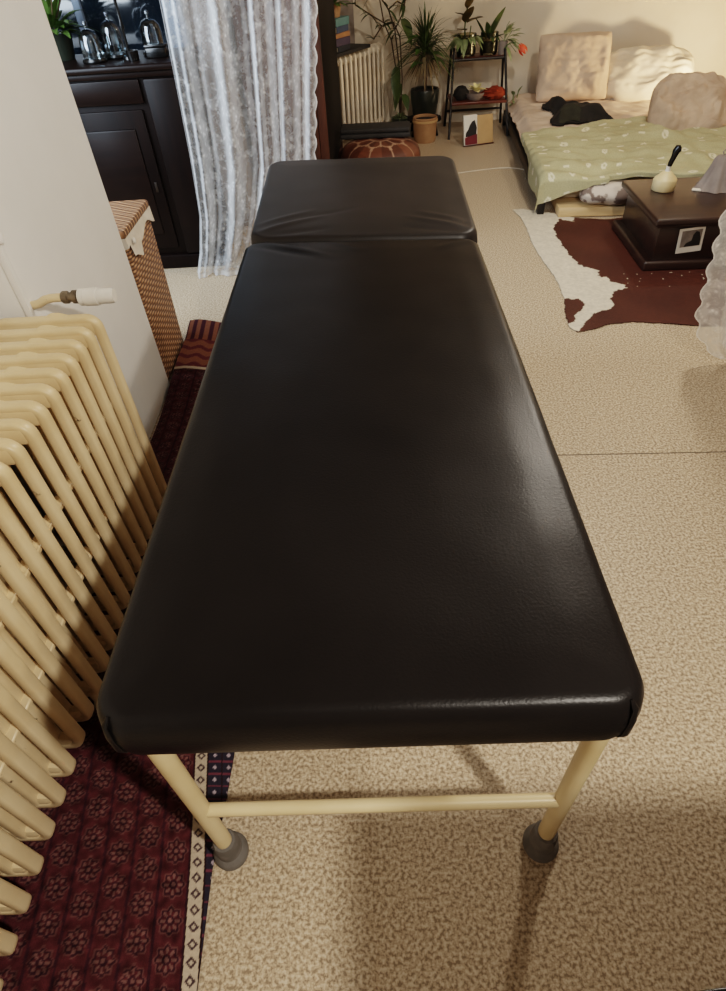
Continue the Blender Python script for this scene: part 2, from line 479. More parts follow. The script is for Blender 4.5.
def wr_head(x, y, d):
    z = 0
    for p, q, a in (((-.33, .03), (-.10, .15), .004), ((-.33, .08), (-.13, .19), .003), ((-.30, .015), (-.08, .06), -.003),
                    ((.33, .03), (.12, .13), .004), ((.33, .07), (.15, .17), .0025), ((.30, .02), (.1, .06), -.0025), ((-.2, .12), (.0, .2), -.002)):
        z += crease(x, y, p, q, a, .012)
    return z
def wr_main(x, y, d):
    z = 0
    for p, q, a in (((-.30, 1.43), (-.05, 1.28), .004), ((-.33, 1.40), (-.12, 1.30), -.003), ((-.1, 1.42), (.02, 1.33), .002), ((.32, 1.41), (.2, 1.33), .0025)):
        z += crease(x, y, p, q, a, .014)
    return z
couch = thing('examination_couch', 'long black vinyl examination couch on cream tubular legs, beside the cream radiator', 'examination couch', (-.024, .31, 0))
ZC = .672
seatp = obj('seat_pad', cushion(.676, 1.43, .089, .05, .022, .0075, -.085, wr_main, ramp=True), m_vinyl, couch); seatp.location = (-.004, -.005, ZC)
# folded vinyl at the near corners
for sx in (1, -1):
    bm = bmesh.new()
    a = math.radians(-58 if sx > 0 else -122); cxx = .286 * sx; cyy = .05
    pts = [(cxx + rr * math.cos(a), cyy + rr * math.sin(a), z) for rr, z in ((.043, .086), (.052, .076), (.0555, .05), (.055, .02), (.05, .002))]
    sweep(bm, pts, [.002, .005, .007, .008, .004], [.001, .002, .003, .004, .002], 10, up=(math.cos(a), math.sin(a), 0))
    obj('corner_fold', bm, m_vinyl, seatp)
headp = obj('head_pad', cushion(.672, .655, .091, .06, .016, .0055, -.085, wr_head), m_vinyl2, couch)
headp.location = (.004, 1.432, ZC + .003); headp.rotation_euler = (math.radians(3.2), 0, 0)
for x, y in ((-.329, .06), (.329, .06), (-.329, 1.95), (.329, 1.95)):
    lg = obj('leg', tube([(x, y, .02), (x, y, ZC - .012)], .0165, 18), m_cream, couch)
    obj('rubber_foot', lat([(0, 0), (.036, 0), (.037, .012), (.035, .022), (.027, .03), (.025, .075), (.022, .082), (.0165, .084)], (x, y, 0.001), 24), m_rubber, lg)
for y in (.06, 1.95):
    obj('crossbar', tube([(-.329, y, .268), (.329, y, .268)], .0125, 14), m_cream, couch)
    obj('top_rail', tube([(-.329, y, ZC - .014), (.329, y, ZC - .014)], .0125, 12), m_cream, couch)
for x in (-.329, .329):
    obj('side_rail', tube([(x, .06, ZC - .014), (x, 1.43, ZC - .014), (x, 1.95, ZC - .012)], .0125, 12), m_cream, couch)

# ---------------------------------------------------------------- radiators
def section_bm(depth, z0, z1, cols, wy, wx, nubs=True):
    bm = bmesh.new(); r = .026
    x0, x1 = -depth + wx, -wx
    pts = []                                  # flat ring in the xz plane with rounded corners
    for cx_, cz_, a0 in ((x1 - r, z1 - r - wx, 0), (x0 + r, z1 - r - wx, 90), (x0 + r, z0 + r, 180), (x1 - r, z0 + r, 270)):
        for k in range(7):
            a = math.radians(a0 + 15 * k); pts.append((cx_ + r * math.cos(a), 0, cz_ + r * math.sin(a)))
    sweep(bm, pts, wx, wy, 16, closed=True, up=(0, 1, 0), sq=.55)
    for i in range(1, cols - 1):
        x = x0 + (x1 - x0) * i / (cols - 1)
        sweep(bm, [(x, 0, z0 + .01), (x, 0, z1 - .03)], wx * 1.05, wy, 14, up=(0, 1, 0), sq=.55)
    box(bm, (x0, -wy * 1.1, z1 - .055), (x1, wy * 1.1, z1 - .006), .012, 2)      # head of the section
    box(bm, (x0, -wy * .8, z0 - wx + .006), (x1 - .012, wy * .8, z0 + .035), .012, 2)
    rot = Matrix.Rotation(PI / 2, 3, 'X')     # hubs joining neighbours and the ridge on the crown
    for z in (z0 + .02, z1 - .045):
        lathe(bm, [(0, -.0315), (.024, -.0315), (.028, -.02), (.028, .02), (.024, .0315), (0, .0315)], (-depth / 2, 0, z), 16, rot)
    vs = [bm.verts.new(p) for p in ((-depth * .52, -wy * .9, z1 - .006), (-depth * .26, -wy * .9, z1 - .006), (-depth * .36, wy * .5, z1 + .007), (-depth * .43, wy * .5, z1 + .007), (-depth * .52, wy * .95, z1 - .006), (-depth * .26, wy * .95, z1 - .006))]
    for f in ((0, 1, 2, 3), (1, 5, 2), (0, 3, 4), (3, 2, 5, 4), (0, 4, 5, 1)): bm.faces.new([vs[k] for k in f])
    for z in (z0 + .21, z0 + .39):            # casting nubs between the columns
        if nubs: box(bm, (x1 - .05, -.0315, z - .007), (x1 - .022, .0315, z + .007), .003, 1)
    return bm
rad = thing('cast_iron_radiator', 'large cream cast iron radiator with chipped paint, against the white wall beside the couch', 'radiator', (-.70, .01, 0))
N = 23; pitch = .0633
s0 = None
for i in range(N):
    if s0 is None: s0 = obj('section', section_bm(.285, .1, .735, 6, .0148, .0115), m_rad, rad)
    s = s0 if i == 0 else copyto(s0, rad, (0, 0, 0))
    s.location = (0, pitch * i, 0)
for i in (0, 11, N - 1):
    for x in (-.03, -.25):
        obj('leg', lat([(0, 0), (.022, 0), (.02, .02), (.013, .05), (.015, .105)], (x, pitch * i, .009), 14), m_rad, rad)
yv = 1.475
pp = obj('supply_pipe', tube([(-.899, yv, .735), (-.88, yv, .738), (-.86, yv, .748), (-.84, yv, .752), (-.79, yv, .752)], .011, 12), m_rad, rad, world=True)
RX = Matrix.Rotation(PI / 2, 3, 'Y')
vl = obj('valve', lat([(0, 0), (.013, 0), (.016, .004), (.016, .016), (.012, .018), (.012, .028), (.017, .03), (.017, .042), (.012, .045), (0, .05)], (-.812, yv, .752), 16, RX), m_brass, rad, world=True)
obj('valve_head', lat([(0, 0), (.021, 0), (.022, .006), (.02, .012), (.023, .014), (.023, .048), (.0195, .05), (.0195, .082), (.017, .092), (0, .093)], (-.765, yv, .75), 24, RX), m_white, vl, world=True, label='white plastic thermostat head')

D2 = V((.545, .838, 0)); N2 = V((.838, -.545, 0))
rad2 = thing('cast_iron_radiator', 'narrow pale column radiator in the far corner, behind the leather pouf', 'radiator', (-.185, 5.77, 0), -math.radians(33))
s0 = None
for i in range(11):
    if s0 is None: s0 = obj('section', section_bm(.13, .06, .645, 3, .0128, .010, False), m_rad2, rad2)
    s = s0 if i == 0 else copyto(s0, rad2, (0, 0, 0))
    s.location = (0, .0715 * i - .02, 0)
for i in (0, 10):
    obj('leg', lat([(0, 0), (.02, 0), (.015, .03), (.015, .07)], (-.06, .0715 * i - .02, 0), 12), m_rad2, rad2)

# ---------------------------------------------------------------- persian rug
MAR, DK, PINK, CREAM, NAVY, RUST = (lin(c)[:3] for c in ('592c30', '40222a', '7c5854', 'bdac98', '2f2b36', '764c3c'))
def xf(y): return interp(y, [-.3, .14, .34, .573, .8, 3], [-.40, -.414, -.437, -.472, -.478, -.478])
def rugcol(u, v, p):
    x, y = p[0], p[1]; s = x - xf(y)
    if y > 2.26:
        if y < 2.275: return CREAM
        c = RUST if math.sin(y * 90 + math.sin(x * 80)) > -.3 else MAR
        return c if y < 2.5 else (DK if math.sin(x * 160) > 0 else RUST)
    if s > 0:
        if s < .002 or .03 < s < .034 or .064 < s < .067: return lin('2a1a1c')[:3]
        q = (y / .028) % 1 - .5
        if s < .03:
            t = abs(q) * .028 / .010 + abs(s - .016) / .011
            return lin('4a3a3c')[:3] if t < 1 and t > .45 else CREAM
        mid = .049 if s < .064 else .081
        t = abs(q) * .028 / .009 + abs(s - mid) / .010
        return lin('a99aa4')[:3] if t < .55 else (lin('6a3a46')[:3] if abs(q) > .42 else NAVY)
    P = .062; row = math.floor(s / P); yy = y + (P / 2 if row % 2 else 0)
    a = (s / P) % 1 - .5; b = (yy / P) % 1 - .5
    r = math.hypot(a, b); th = math.atan2(b, a)
    k = .40 + .04 * math.cos(8 * th)
    n = .75 + .5 * nz(x * 60, y * 60)
    if r < .07: c = PINK
    elif r < .14: c = DK
    elif r < k - .12: c = PINK if math.cos(8 * th) > .1 else MAR
    elif r < k - .05: c = DK
    elif r < k: c = tuple((a_ + b_) / 2 for a_, b_ in zip(PINK, MAR))
    else: c = MAR if (abs(abs(a) - .5) > .05) else DK
    return tuple(ch * n for ch in c)
def rugpos(u, v):
    y = interp(v, [0, .5, .62, 1], [-.2, .78, 1.4, 2.65]); u = interp(u, [0, .55, 1], [0, .77, 1])
    xr = interp(y, [-.4, .14, .336, .474, .571, .8, 3], [-.378, -.384, -.390, -.382, -.379, -.375, -.375])
    xl = -.888
    x = xl + (xr - xl) * u
    z = .006 + .006 * (nz(x * 5, y * 4) + 1) * sst(0, .1, u) * sst(0, .1, 1 - u)
    z += .045 * sst(1.9, 2.4, y) * sst(.55, 0, u) + .02 * sst(2.5, 2.65, y)
    return (x, y, z)
rug = grid('persian_rug', 190, 760, rugpos, rugcol)
bm = bmesh.new(); bm.from_mesh(rug); bmesh.ops.solidify(bm, geom=bm.faces[:], thickness=.005); bm.to_mesh(rug); bm.free()
o = obj('persian_rug', rug, m_rug); setp(o, 'dark red patterned rug with a cream diamond border, under the cream radiator', 'rug')

# ---------------------------------------------------------------- wicker hamper
hx0, hx1, hy0, hy1 = -1.36, -.9, 2.215, 2.555
ham = thing('laundry_hamper', 'tall brown wicker laundry hamper with white liner, behind the end of the white wall', 'hamper', ((hx0 + hx1) / 2, (hy0 + hy1) / 2, 0))
bm = bx((hx0, hy0, 0), (hx1, hy1, .6), .012, 2)
for v in bm.verts:
    if v.co.z < .3: v.co.x += -.012 if v.co.x > -1.1 else .012
obj('basket_body', bm, m_wick, ham, world=True)
obj('lid', bx((hx0 - .006, hy0 - .004, .625), (hx1 + .008, hy1 + .006, .655), .01, 2), m_wick2, ham, world=True)
def linpos(u, v):
    w = [(hx0 - .004, hy0 - .006), (hx1 + .006, hy0 - .006), (hx1 + .006, hy1 + .006), (hx0 - .004, hy1 + .006)]
    k = min(int(u * 4), 3); f = u * 4 - k; a, b = w[k], w[(k + 1) % 4]
    x = a[0] + (b[0] - a[0]) * f; y = a[1] + (b[1] - a[1]) * f
    dr = .045 + .018 * math.sin(u * 40) + (.05 if .27 < u < .34 else 0)
    return (x + .004 * v, y, .628 - v * dr)
ln = obj('liner', grid('liner', 80, 5, linpos), m_linen, ham, world=True)
obj('button', lat([(0, 0), (.01, 0), (.011, .004), (.006, .008), (0, .008)], (hx1 + .012, hy0 + .05, .6), 14, RX), m_white, ln, world=True)

# ---------------------------------------------------------------- dark cabinet in the alcove
cx0, cx1, cy0, cy1 = -1.95, -.86, 3.44, 3.9
cab = thing('wooden_cabinet', 'dark mahogany cabinet with moulded top, behind the wicker hamper', 'cabinet', ((cx0 + cx1) / 2, (cy0 + cy1) / 2, 0))
obj('carcass', bx((cx0 + .02, cy0 + .02, .06), (cx1 - .02, cy1, .95), .006), m_dark, cab, world=True)
obj('plinth', bx((cx0, cy0, 0), (cx1, cy1, .08), .01), m_dark, cab, world=True)
bm = bmesh.new(); box(bm, (cx0 - .02, cy0 - .02, .955), (cx1 + .02, cy1 + .01, .985), .012, 3); box(bm, (cx0, cy0, .93), (cx1, cy1, .957), .006)
obj('top', bm, m_darkf, cab, world=True)
for a, b in ((cx0 + .06, -1.56), (-1.52, -1.10)):
    d = obj('door', bx((a, cy0 + .004, .12), (b, cy0 + .022, .80), .005), m_dark, cab, world=True)
    bm = bmesh.new(); box(bm, (a + .06, cy0 - .002, .2), (b - .06, cy0 + .008, .72), .008, 2)
    obj('door_panel', bm, m_darkf, d, world=True)
    obj('keyhole_plate', bx((b - .04, cy0 - .001, .42), (b - .025, cy0 + .005, .47), .002), m_darkbrass, d, world=True)
obj('pilaster', bx((-1.06, cy0 - .004, .085), (cx1 - .03, cy0 + .022, .925), .01, 2), m_dark, cab, world=True)
obj('frieze', bx((cx0 + .04, cy0 + .002, .825), (-1.08, cy0 + .022, .925), .006), m_darkf, cab, world=True)

TOPZ = .986
def cloche(x, y, h, r, lab, basem, tilt=0):
    t = thing('glass_cloche', lab, 'glass dome', (x, y, TOPZ), 0, 'glass domes on the mahogany cabinet')
    obj('base', lat([(0, 0), (r * 1.15, 0), (r * 1.2, .008), (r * 1.1, .018), (0, .02)], n=24), basem, t)
    g = obj('dome', lat([(r, .02), (r * 1.0, h * .62), (r * .9, h * .8), (r * .65, h * .93), (r * .25, h * .995), (0, h)], n=26), m_glass, t)
    obj('knob', lat([(0, h - .002), (.006, h), (.005, h + .01), (.011, h + .018), (.009, h + .028), (0, h + .03)], n=14), m_glass, g)
cloche(-1.30, 3.56, .13, .05, 'clear glass dome on the cabinet, nearest the wall edge', m_blackg)
cloche(-1.22, 3.66, .15, .05, 'clear glass dome on the cabinet, middle of the three', m_blackg)
cloche(-1.03, 3.68, .145, .052, 'clear glass dome on a dark foot, closest to the lace curtain', m_blackg)
t = thing('jewellery_case', 'small dark glossy box on the cabinet, below the dome nearest the curtain', 'box', (-1.0, 3.60, TOPZ))
obj('box_body', bx((-.05, -.03, 0), (.05, .03, .04), .006), m_blackg, t); obj('lid', bx((-.052, -.032, .04), (.052, .032, .052), .004), m_blackg, t)
t = thing('candle_cup', 'small black cup on the cabinet front edge between the glass domes', 'cup', (-1.105, 3.54, TOPZ))
obj('cup_body', lat([(0, 0), (.026, 0), (.03, .04), (.027, .04), (.024, .006), (0, .006)]), m_blackg, t)
t = thing('candlestick', 'tall slender dark candlestick on the cabinet behind the domes', 'candlestick', (-1.14, 3.6, TOPZ))
obj('foot', lat([(0, 0), (.034, 0), (.03, .012), (.012, .02), (.009, .03)]), m_blackg, t)
obj('stem', lat([(.009, .028), (.007, .1), (.012, .12), (.007, .15), (.008, .26), (.018, .28), (.016, .3), (0, .3)], n=16), m_blackg, t)
t = thing('potted_plant', 'bushy green plant in a dark pot on the cabinet beside the wall edge', 'plant', (-1.52, 3.72, TOPZ))
obj('pot', lat([(0, 0), (.06, 0), (.08, .11), (.074, .11), (.06, .02), (0, .02)]), m_pot, t)
bm = bmesh.new()
for i in range(70):
    a = random.uniform(0, 2 * PI); e = random.uniform(.1, 1.3); L = random.uniform(.09, .24)
    d = V((math.cos(a) * math.cos(e), math.sin(a) * math.cos(e), math.sin(e)))
    leaf(bm, V((0, 0, .1)) + d * L * .4, d, L * .75, .045, .35, 5)
obj('foliage', bm, m_leafm, t)
bm = bmesh.new()
for i in range(8):
    a = i * PI / 4; sweep(bm, [(0, 0, .06), (.03 * math.cos(a), .03 * math.sin(a), .16), (.09 * math.cos(a), .09 * math.sin(a), .24)], .003, n=5)
obj('stem', bm, m_stem, t)
obj('soil', lat([(0, .095), (.072, .095)]), m_soil, t)

# ---------------------------------------------------------------- lace curtains
def cpos(u, v):
    z = 2.5 - 2.496 * v
    xl = interp(z, [0, .1, .3, .6, 1.2, 2.5], [-1.005, -.975, -.93, -.905, -.88, -.86])
    xr = interp(z, [0, .3, .54, 1.2, 2.5], [-.50, -.36, -.262, -.186, -.17])
    x = xl + (xr - xl) * u
    f = math.sin(2 * PI * 4.6 * u + 1.6 * math.sin(6.5 * u + 1) + .5 * v) * .75 + .32 * math.sin(2 * PI * 9.7 * u + 2 * math.sin(9 * u) + 1.2 * v) + .35 * nz(u * 7, v * 1.3) + .1 * nz(u * 20, v * 6)
    y = 3.34 + .062 * f * (1 - .35 * sst(.85, 1, v))
    if v > .95: y += -.035 * sst(.95, 1, v) * (1 + .5 * math.sin(u * 30))
    if u > .97: x += .014 * abs(math.sin(z * PI / .085)) * sst(.97, 1, u)
    return (x, y, z)
def ccol(u, v, p):
    k = max(sst(.985, .998, u) * .75, sst(.008, .002, u) * .6, sst(.985, .995, v) * .6)
    return (k, k, k)
lc = obj('lace_curtain', grid('lace_curtain', 330, 130, cpos, ccol), m_lace, smooth=180)
setp(lc, 'long white lace curtain pooling on the floor between cabinet and couch', 'curtain')
def dpos(u, v):
    z = 2.5 - 2.48 * v
    xe = interp(z, [0, .03, .06, .12, .22, .6, 2.5], [1.50, 1.45, 1.405, 1.345, 1.302, 1.255, 1.25])
    x = xe + (2.25 - xe) * u
    y = 2.155 - .1 * u + .03 * math.sin(2 * PI * 7 * u + 1.1 + v) * sst(0, .07, u) + .012 * nz(u * 20, v * 6)
    if u < .04:
        x += -.022 * abs(math.sin(z * PI / .092)) * sst(.04, 0, u)
    return (x, y, max(z - .0 * u, .006))
def dcol(u, v, p):
    k = max(sst(.012, .004, u) * .8, sst(.99, .997, v) * .5); return (k, k, k)
lc2 = obj('lace_curtain', grid('lace_curtain', 260, 160, dpos, dcol), m_lace2, smooth=180)
setp(lc2, 'white floral lace curtain with scalloped edge, hanging by the cowhide and wooden chest', 'curtain')
# ---------------------------------------------------------------- wardrobe
wd = thing('wardrobe', 'tall dark wooden wardrobe showing past the lace curtain edge', 'wardrobe', (-.5, 4.9, 0))
def skew(bm):
    for v in bm.verts:
        v.co.x += .055 * (v.co.y - 4.4)
    return bm
obj('carcass', skew(bx((-.74, 4.43, .15), (-.24, 5.5, 2.2), .004)), m_black_w, wd, world=True)
bm = bmesh.new()
for a, b in (((-.74, 4.4, .1), (-.69, 4.43, 2.2)), ((-.295, 4.4, .1), (-.24, 4.43, 2.2)), ((-.69, 4.4, 2.1), (-.295, 4.43, 2.2)), ((-.69, 4.4, .1), (-.295, 4.43, .2))): box(bm, a, b, .003)
obj('face_frame', skew(bm), m_brown, wd, world=True)
dd = obj('door', skew(bx((-.687, 4.402, .203), (-.298, 4.42, 2.097), .004)), m_brown, wd, world=True)
obj('knob', lat([(0, -.03), (.012, -.028), (.014, -.018), (.006, -.01), (.006, 0)], (-.66, 4.4, 1.05), 14, Matrix.Rotation(-PI / 2, 3, 'X')), m_brass, dd, world=True)
for x, y in ((-.70, 4.45), (-.28, 4.45), (-.70, 5.44), (-.275, 5.44)):
    obj('leg', skew(bx((x - .035, y - .035, 0), (x + .035, y + .035, .15), .008)), m_brown, wd, world=True)

# ---------------------------------------------------------------- things on the far radiator
RZ2 = -math.radians(33)
def onrad(s, back=.065): return V((-.185, 5.77, 0)) + D2 * s - N2 * back
p = onrad(.17)
t = thing('radiator_shelf', 'thin dark board lying on the far radiator under the books', 'board', (p.x, p.y, .653), RZ2)
obj('shelf_board', bx((-.1, -.24, 0), (.1, .27, .022), .004), m_mat, t)
BK = [('2c303a', .2, .15, .036, 'dark navy book at the bottom of the stack on the far radiator'), ('443a52', .19, .15, .05, 'purple book second from the bottom of the stack on the far radiator'),
      ('a5754c', .2, .14, .032, 'orange book in the middle of the stack on the far radiator'), ('42506a', .19, .14, .042, 'blue book second from the top of the stack on the far radiator'),
      ('5c8486', .2, .15, .05, 'teal book at the top of the stack on the far radiator')]
zb = .676; pb = onrad(.08)
m_page = M('book_pages', 'cfc4ad', .8)
for i, (c, L, W, H, lab) in enumerate(BK):
    t = thing('book', lab, 'book', (pb.x, pb.y, zb), RZ2 + random.uniform(-.12, .12), 'books stacked on the far radiator')
    mc = M('book_cover_' + lab.split()[0], c, .5)
    bm = bmesh.new(); box(bm, (-W / 2, -L / 2, 0), (W / 2, L / 2, .004), .001, 1); box(bm, (-W / 2, -L / 2, H - .004), (W / 2, L / 2, H), .001, 1); box(bm, (W / 2 - .005, -L / 2, .001), (W / 2, L / 2, H - .001), .001, 1)
    obj('cover', bm, mc, t)
    obj('pages', bx((-W / 2 + .006, -L / 2 + .005, .004), (W / 2 - .005, L / 2 - .005, H - .004)), m_page, t)
    zb += H
t = thing('potted_plant', 'small leafy plant in a terracotta pot on top of the book stack', 'plant', (pb.x, pb.y, zb))
obj('pot', lat([(0, 0), (.045, 0), (.058, .07), (.062, .07), (.062, .085), (.054, .085), (.045, .01), (0, .01)]), m_terra, t)
bm = bmesh.new()
for i in range(45):
    a = random.uniform(0, 2 * PI); e = random.uniform(.1, 1.4); d = V((math.cos(a) * math.cos(e), math.sin(a) * math.cos(e), math.sin(e)))
    leaf(bm, V((0, 0, .07)) + d * .02, d, random.uniform(.07, .15), .035, .4, 5)
obj('foliage', bm, m_leafm, t); obj('soil', lat([(0, .075), (.055, .075)]), m_soil, t)

# ---------------------------------------------------------------- pouf and folded mat
PC = V((.115, 5.02))
def pfpos(u, v):
    th = 2 * PI * u; a = PI * (v * .99 + .005)
    r = .30 * (math.sin(a) ** .62); z = .12 - .12 * math.copysign(abs(math.cos(a)) ** .8, math.cos(a))
    k = 1 + .02 * abs(math.sin(6 * th)) * math.sin(a)
    return (r * k * math.cos(th), r * k * math.sin(th), z)
LB, DB, ST = lin('6e3f2b')[:3], lin('582f20')[:3], lin('b08a70')[:3]
def pfcol(u, v, p):
    r = math.hypot(p[0], p[1]) / .3; th = math.atan2(p[1], p[0])
    if p[2] > .06:
        q = (th / (2 * PI) * 10)
        if p[2] > .12:
            ring = abs(r - (.62 + .05 * math.cos(10 * th)))
            if ring < .025 or abs(r - .25) < .02: return ST
            off = .5 if r > .62 else 0
            if .25 < r and abs(((q + off) % 1) - .5) < .04 / max(r, .3): return ST
            return LB if (int(math.floor(q + off)) % 2) else DB
        if abs(((q + .5) % 1) - .5) < .03: return ST
    return LB if nz(p[0] * 9, p[1] * 9) > 0 else DB
pf = thing('leather_pouf', 'round tan leather pouf with pale stitched petals, behind the head of the couch', 'pouf', (PC.x, PC.y, 0))
obj('pouf_cover', grid('pouf_cover', 200, 70, pfpos, pfcol), m_pouf, pf)
t = thing('folded_mat', 'dark grey folded foam mat lying across the leather pouf', 'mat', (.085, 5.12, .238), math.radians(-4))
bm = bx((-.265, -.1, 0), (.265, .1, .034), .014, 3); obj('lower_fold', bm, m_mat, t)
bm = bx((-.262, -.098, .0345), (.262, .098, .068), .014, 3); obj('upper_fold', bm, m_mat, t)

# ---------------------------------------------------------------- palm on a stand
PX, PY = .54, 6.12
t = thing('plant_stand', 'low round dark plant stand under the palm pot', 'plant stand', (PX, PY, 0))
obj('stand_top', lat([(0, .105), (.15, .105), (.155, .112), (.15, .125), (0, .125)]), m_black_w, t)
for k in range(4):
    a = PI / 4 + k * PI / 2
    obj('leg', tube([(.15 * math.cos(a), .15 * math.sin(a), 0), (.12 * math.cos(a), .12 * math.sin(a), .108)], .014, 8), m_black_w, t)
pl = thing('potted_palm', 'spiky green palm with drooping dry leaves in a dark pot, left of the plant ladder', 'plant', (PX, PY, .126))
obj('pot', lat([(0, 0), (.085, 0), (.1, .02), (.118, .12), (.125, .2), (.12, .215), (.108, .21), (.105, .19), (.09, .02), (0, .02)]), m_pot, pl)
obj('soil', lat([(0, .195), (.108, .195)]), m_soil, pl)
obj('trunk', tube([(0, 0, .17), (.006, 0, .28), (-.004, .0, .42), (0, 0, .55)], [.016, .014, .014, .012], 10), m_stem, pl)
bm = bmesh.new(); bm2 = bmesh.new()
strap = lambda t_: (1 - t_) ** .45 * min(1, .5 + 3 * t_)
for i in range(170):
    a = random.uniform(0, 2 * PI); e = random.choice([random.uniform(.0, .7), random.uniform(.4, 1.45)])
    d = V((math.cos(a) * math.cos(e), math.sin(a) * math.cos(e) * .55, math.sin(e)))
    leaf(bm, (0, 0, .47 + random.uniform(-.06, .09)), d, random.uniform(.24, .4), .021, .55 - .35 * e / 1.5, 7, .1, prof=strap)
for i in range(60):
    a = random.uniform(0, 2 * PI); d = V((math.cos(a) * .6, math.sin(a) * .35, -.35 + random.uniform(-.1, .3)))
    leaf(bm2, (0, 0, .46), d, random.uniform(.13, .23), .018, .5, 7, .1, prof=strap)
obj('leaves', bm, m_leafd, pl); obj('dry_leaves', bm2, m_dry, pl, label='drooping dry leaves')
bm = bmesh.new()
for a, z in ((2.8, .58), (.7, .46), (-.6, .42), (-1.9, .48), (2.2, .40)):
    leaf(bm, (.05 * math.cos(a), -.07, z), (math.cos(a), -.4, .25), .14, .085, .5, 8)
obj('broad_leaves', bm, m_leafm, pl)

# climbing plant behind
t = thing('climbing_plant', 'tall plant with bare arching stems and a few broad leaves, between far radiator and palm', 'plant', (.33, 6.2, 0))
obj('pot', lat([(0, 0), (.06, 0), (.078, .1), (.082, .1), (.082, .12), (.072, .12), (.06, .015), (0, .015)]), m_pot, t)
bm = bmesh.new()
arcs = [[(0, 0, .08), (-.02, 0, .4), (-.07, 0, .68), (-.13, -.02, .80), (-.24, -.04, .86), (-.36, -.05, .93)],
        [(0, 0, .08), (.0, 0, .45), (-.04, 0, .75), (-.09, 0, .88), (-.18, 0, 1.0)], [(-.04, 0, .75), (.02, 0, .84), (.06, 0, .97), (.07, 0, 1.08)],
        [(0, 0, .08), (.02, 0, .4), (.0, -.02, .7), (-.05, -.03, .8), (-.15, -.04, .78), (-.22, -.05, .70)],
        [(-.09, 0, .88), (-.02, 0, .93), (.04, 0, .9)], [(-.13, -.02, .8), (-.16, 0, .95), (-.22, 0, 1.05)]]
for a in arcs: sweep(bm, a, .0055, n=6)
obj('stem', bm, m_stem, t)
bm = bmesh.new()
for b, d, L, w in (((.02, -.05, .82), (.3, -.4, -.5), .17, .10), ((-.03, -.04, .5), (-.1, -.3, -.9), .2, .085), ((.0, -.05, .38), (-.3, -.4, -.8), .17, .08), ((-.36, -.05, .93), (-.6, -.3, .2), .12, .05),
                   ((.07, 0, 1.05), (.3, -.3, .6), .12, .05), ((-.18, 0, 1.0), (-.4, -.3, .5), .12, .05), ((.03, -.04, .30), (.2, -.5, -.5), .12, .07), ((.05, 0, .95), (.7, -.2, .2), .12, .045), ((-.1, -.02, .9), (-.5, -.2, .6), .1, .045)):
    leaf(bm, b, d, L, w, .3, 8)
for a in arcs:
    for k in range(2, len(a)):
        for _ in range(3):
            d = (random.uniform(-1, 1), random.uniform(-.6, .1), random.uniform(-.3, .8)); leaf(bm, a[k], d, random.uniform(.08, .14), .028, .5, 6)
obj('leaves', bm, m_leafd, t)
bm = bmesh.new()
for i in range(70):
    a = random.uniform(0, 2 * PI); e = random.uniform(0, 1.3); d = V((math.cos(a) * math.cos(e), math.sin(a) * math.cos(e), math.sin(e)))
    leaf(bm, V((0, 0, .10)) + d * .03, d, random.uniform(.04, .09), .022, .6, 4)
obj('undergrowth', bm, m_leafp, t)

# basket pot on the floor
t = thing('wicker_pot', 'small round tan woven pot on the floor in front of the plant stand', 'basket', (.525, 5.86, 0))
bm = lat([(0, 0), (.088, 0), (.094, .02), (.1, .1), (.103, .17), (.106, .18), (.1, .186), (.094, .18), (.09, .03), (0, .02)], n=32); obj('pot_body', bm, m_terra, t)
obj('rim_band', lat([(.103, .15), (.109, .152), (.109, .166), (.103, .168)], n=32), m_tan, t)
obj('soil', lat([(0, .165), (.094, .165)]), m_soil, t)

# ---------------------------------------------------------------- ladder shelf
ls = thing('ladder_shelf', 'small black metal ladder shelf with two reddish wood shelves, beside the bed', 'shelf', (1.0, 6.05, 0))
TZ, LZ = .545, .255
for a, b in (((.735, 5.85, 0), (.778, 6.08, TZ + .045)), ((1.245, 5.85, 0), (1.2, 6.08, TZ + .045)), ((.75, 6.33, 0), (.775, 6.26, TZ + .045)), ((1.265, 6.33, 0), (1.22, 6.26, TZ + .045))):
    obj('leg', tube([a, b], .011, 10), m_blackm, ls, world=True)
for xa in (.7765, 1.21):
    obj('side_rail', tube([(xa, 6.08, TZ + .045), (xa, 6.1, TZ + .058), (xa, 6.24, TZ + .058), (xa, 6.26, TZ + .045)], .0105, 8), m_blackm, ls, world=True)
s1 = obj('shelf', bx((.775, 6.06, TZ - .018), (1.21, 6.28, TZ), .004), m_shelf, ls, world=True)
obj('front_rail', tube([(.775, 6.062, TZ - .012), (1.205, 6.062, TZ - .012)], .011, 8), m_blackm, ls, world=True)
s2 = obj('shelf', bx((.758, 5.93, LZ - .02), (1.225, 6.31, LZ), .004), m_shelf, ls, world=True)
obj('crossbar', tube([(.755, 6.32, .12), (1.255, 6.32, .12)], .009, 8), m_blackm, ls, world=True)

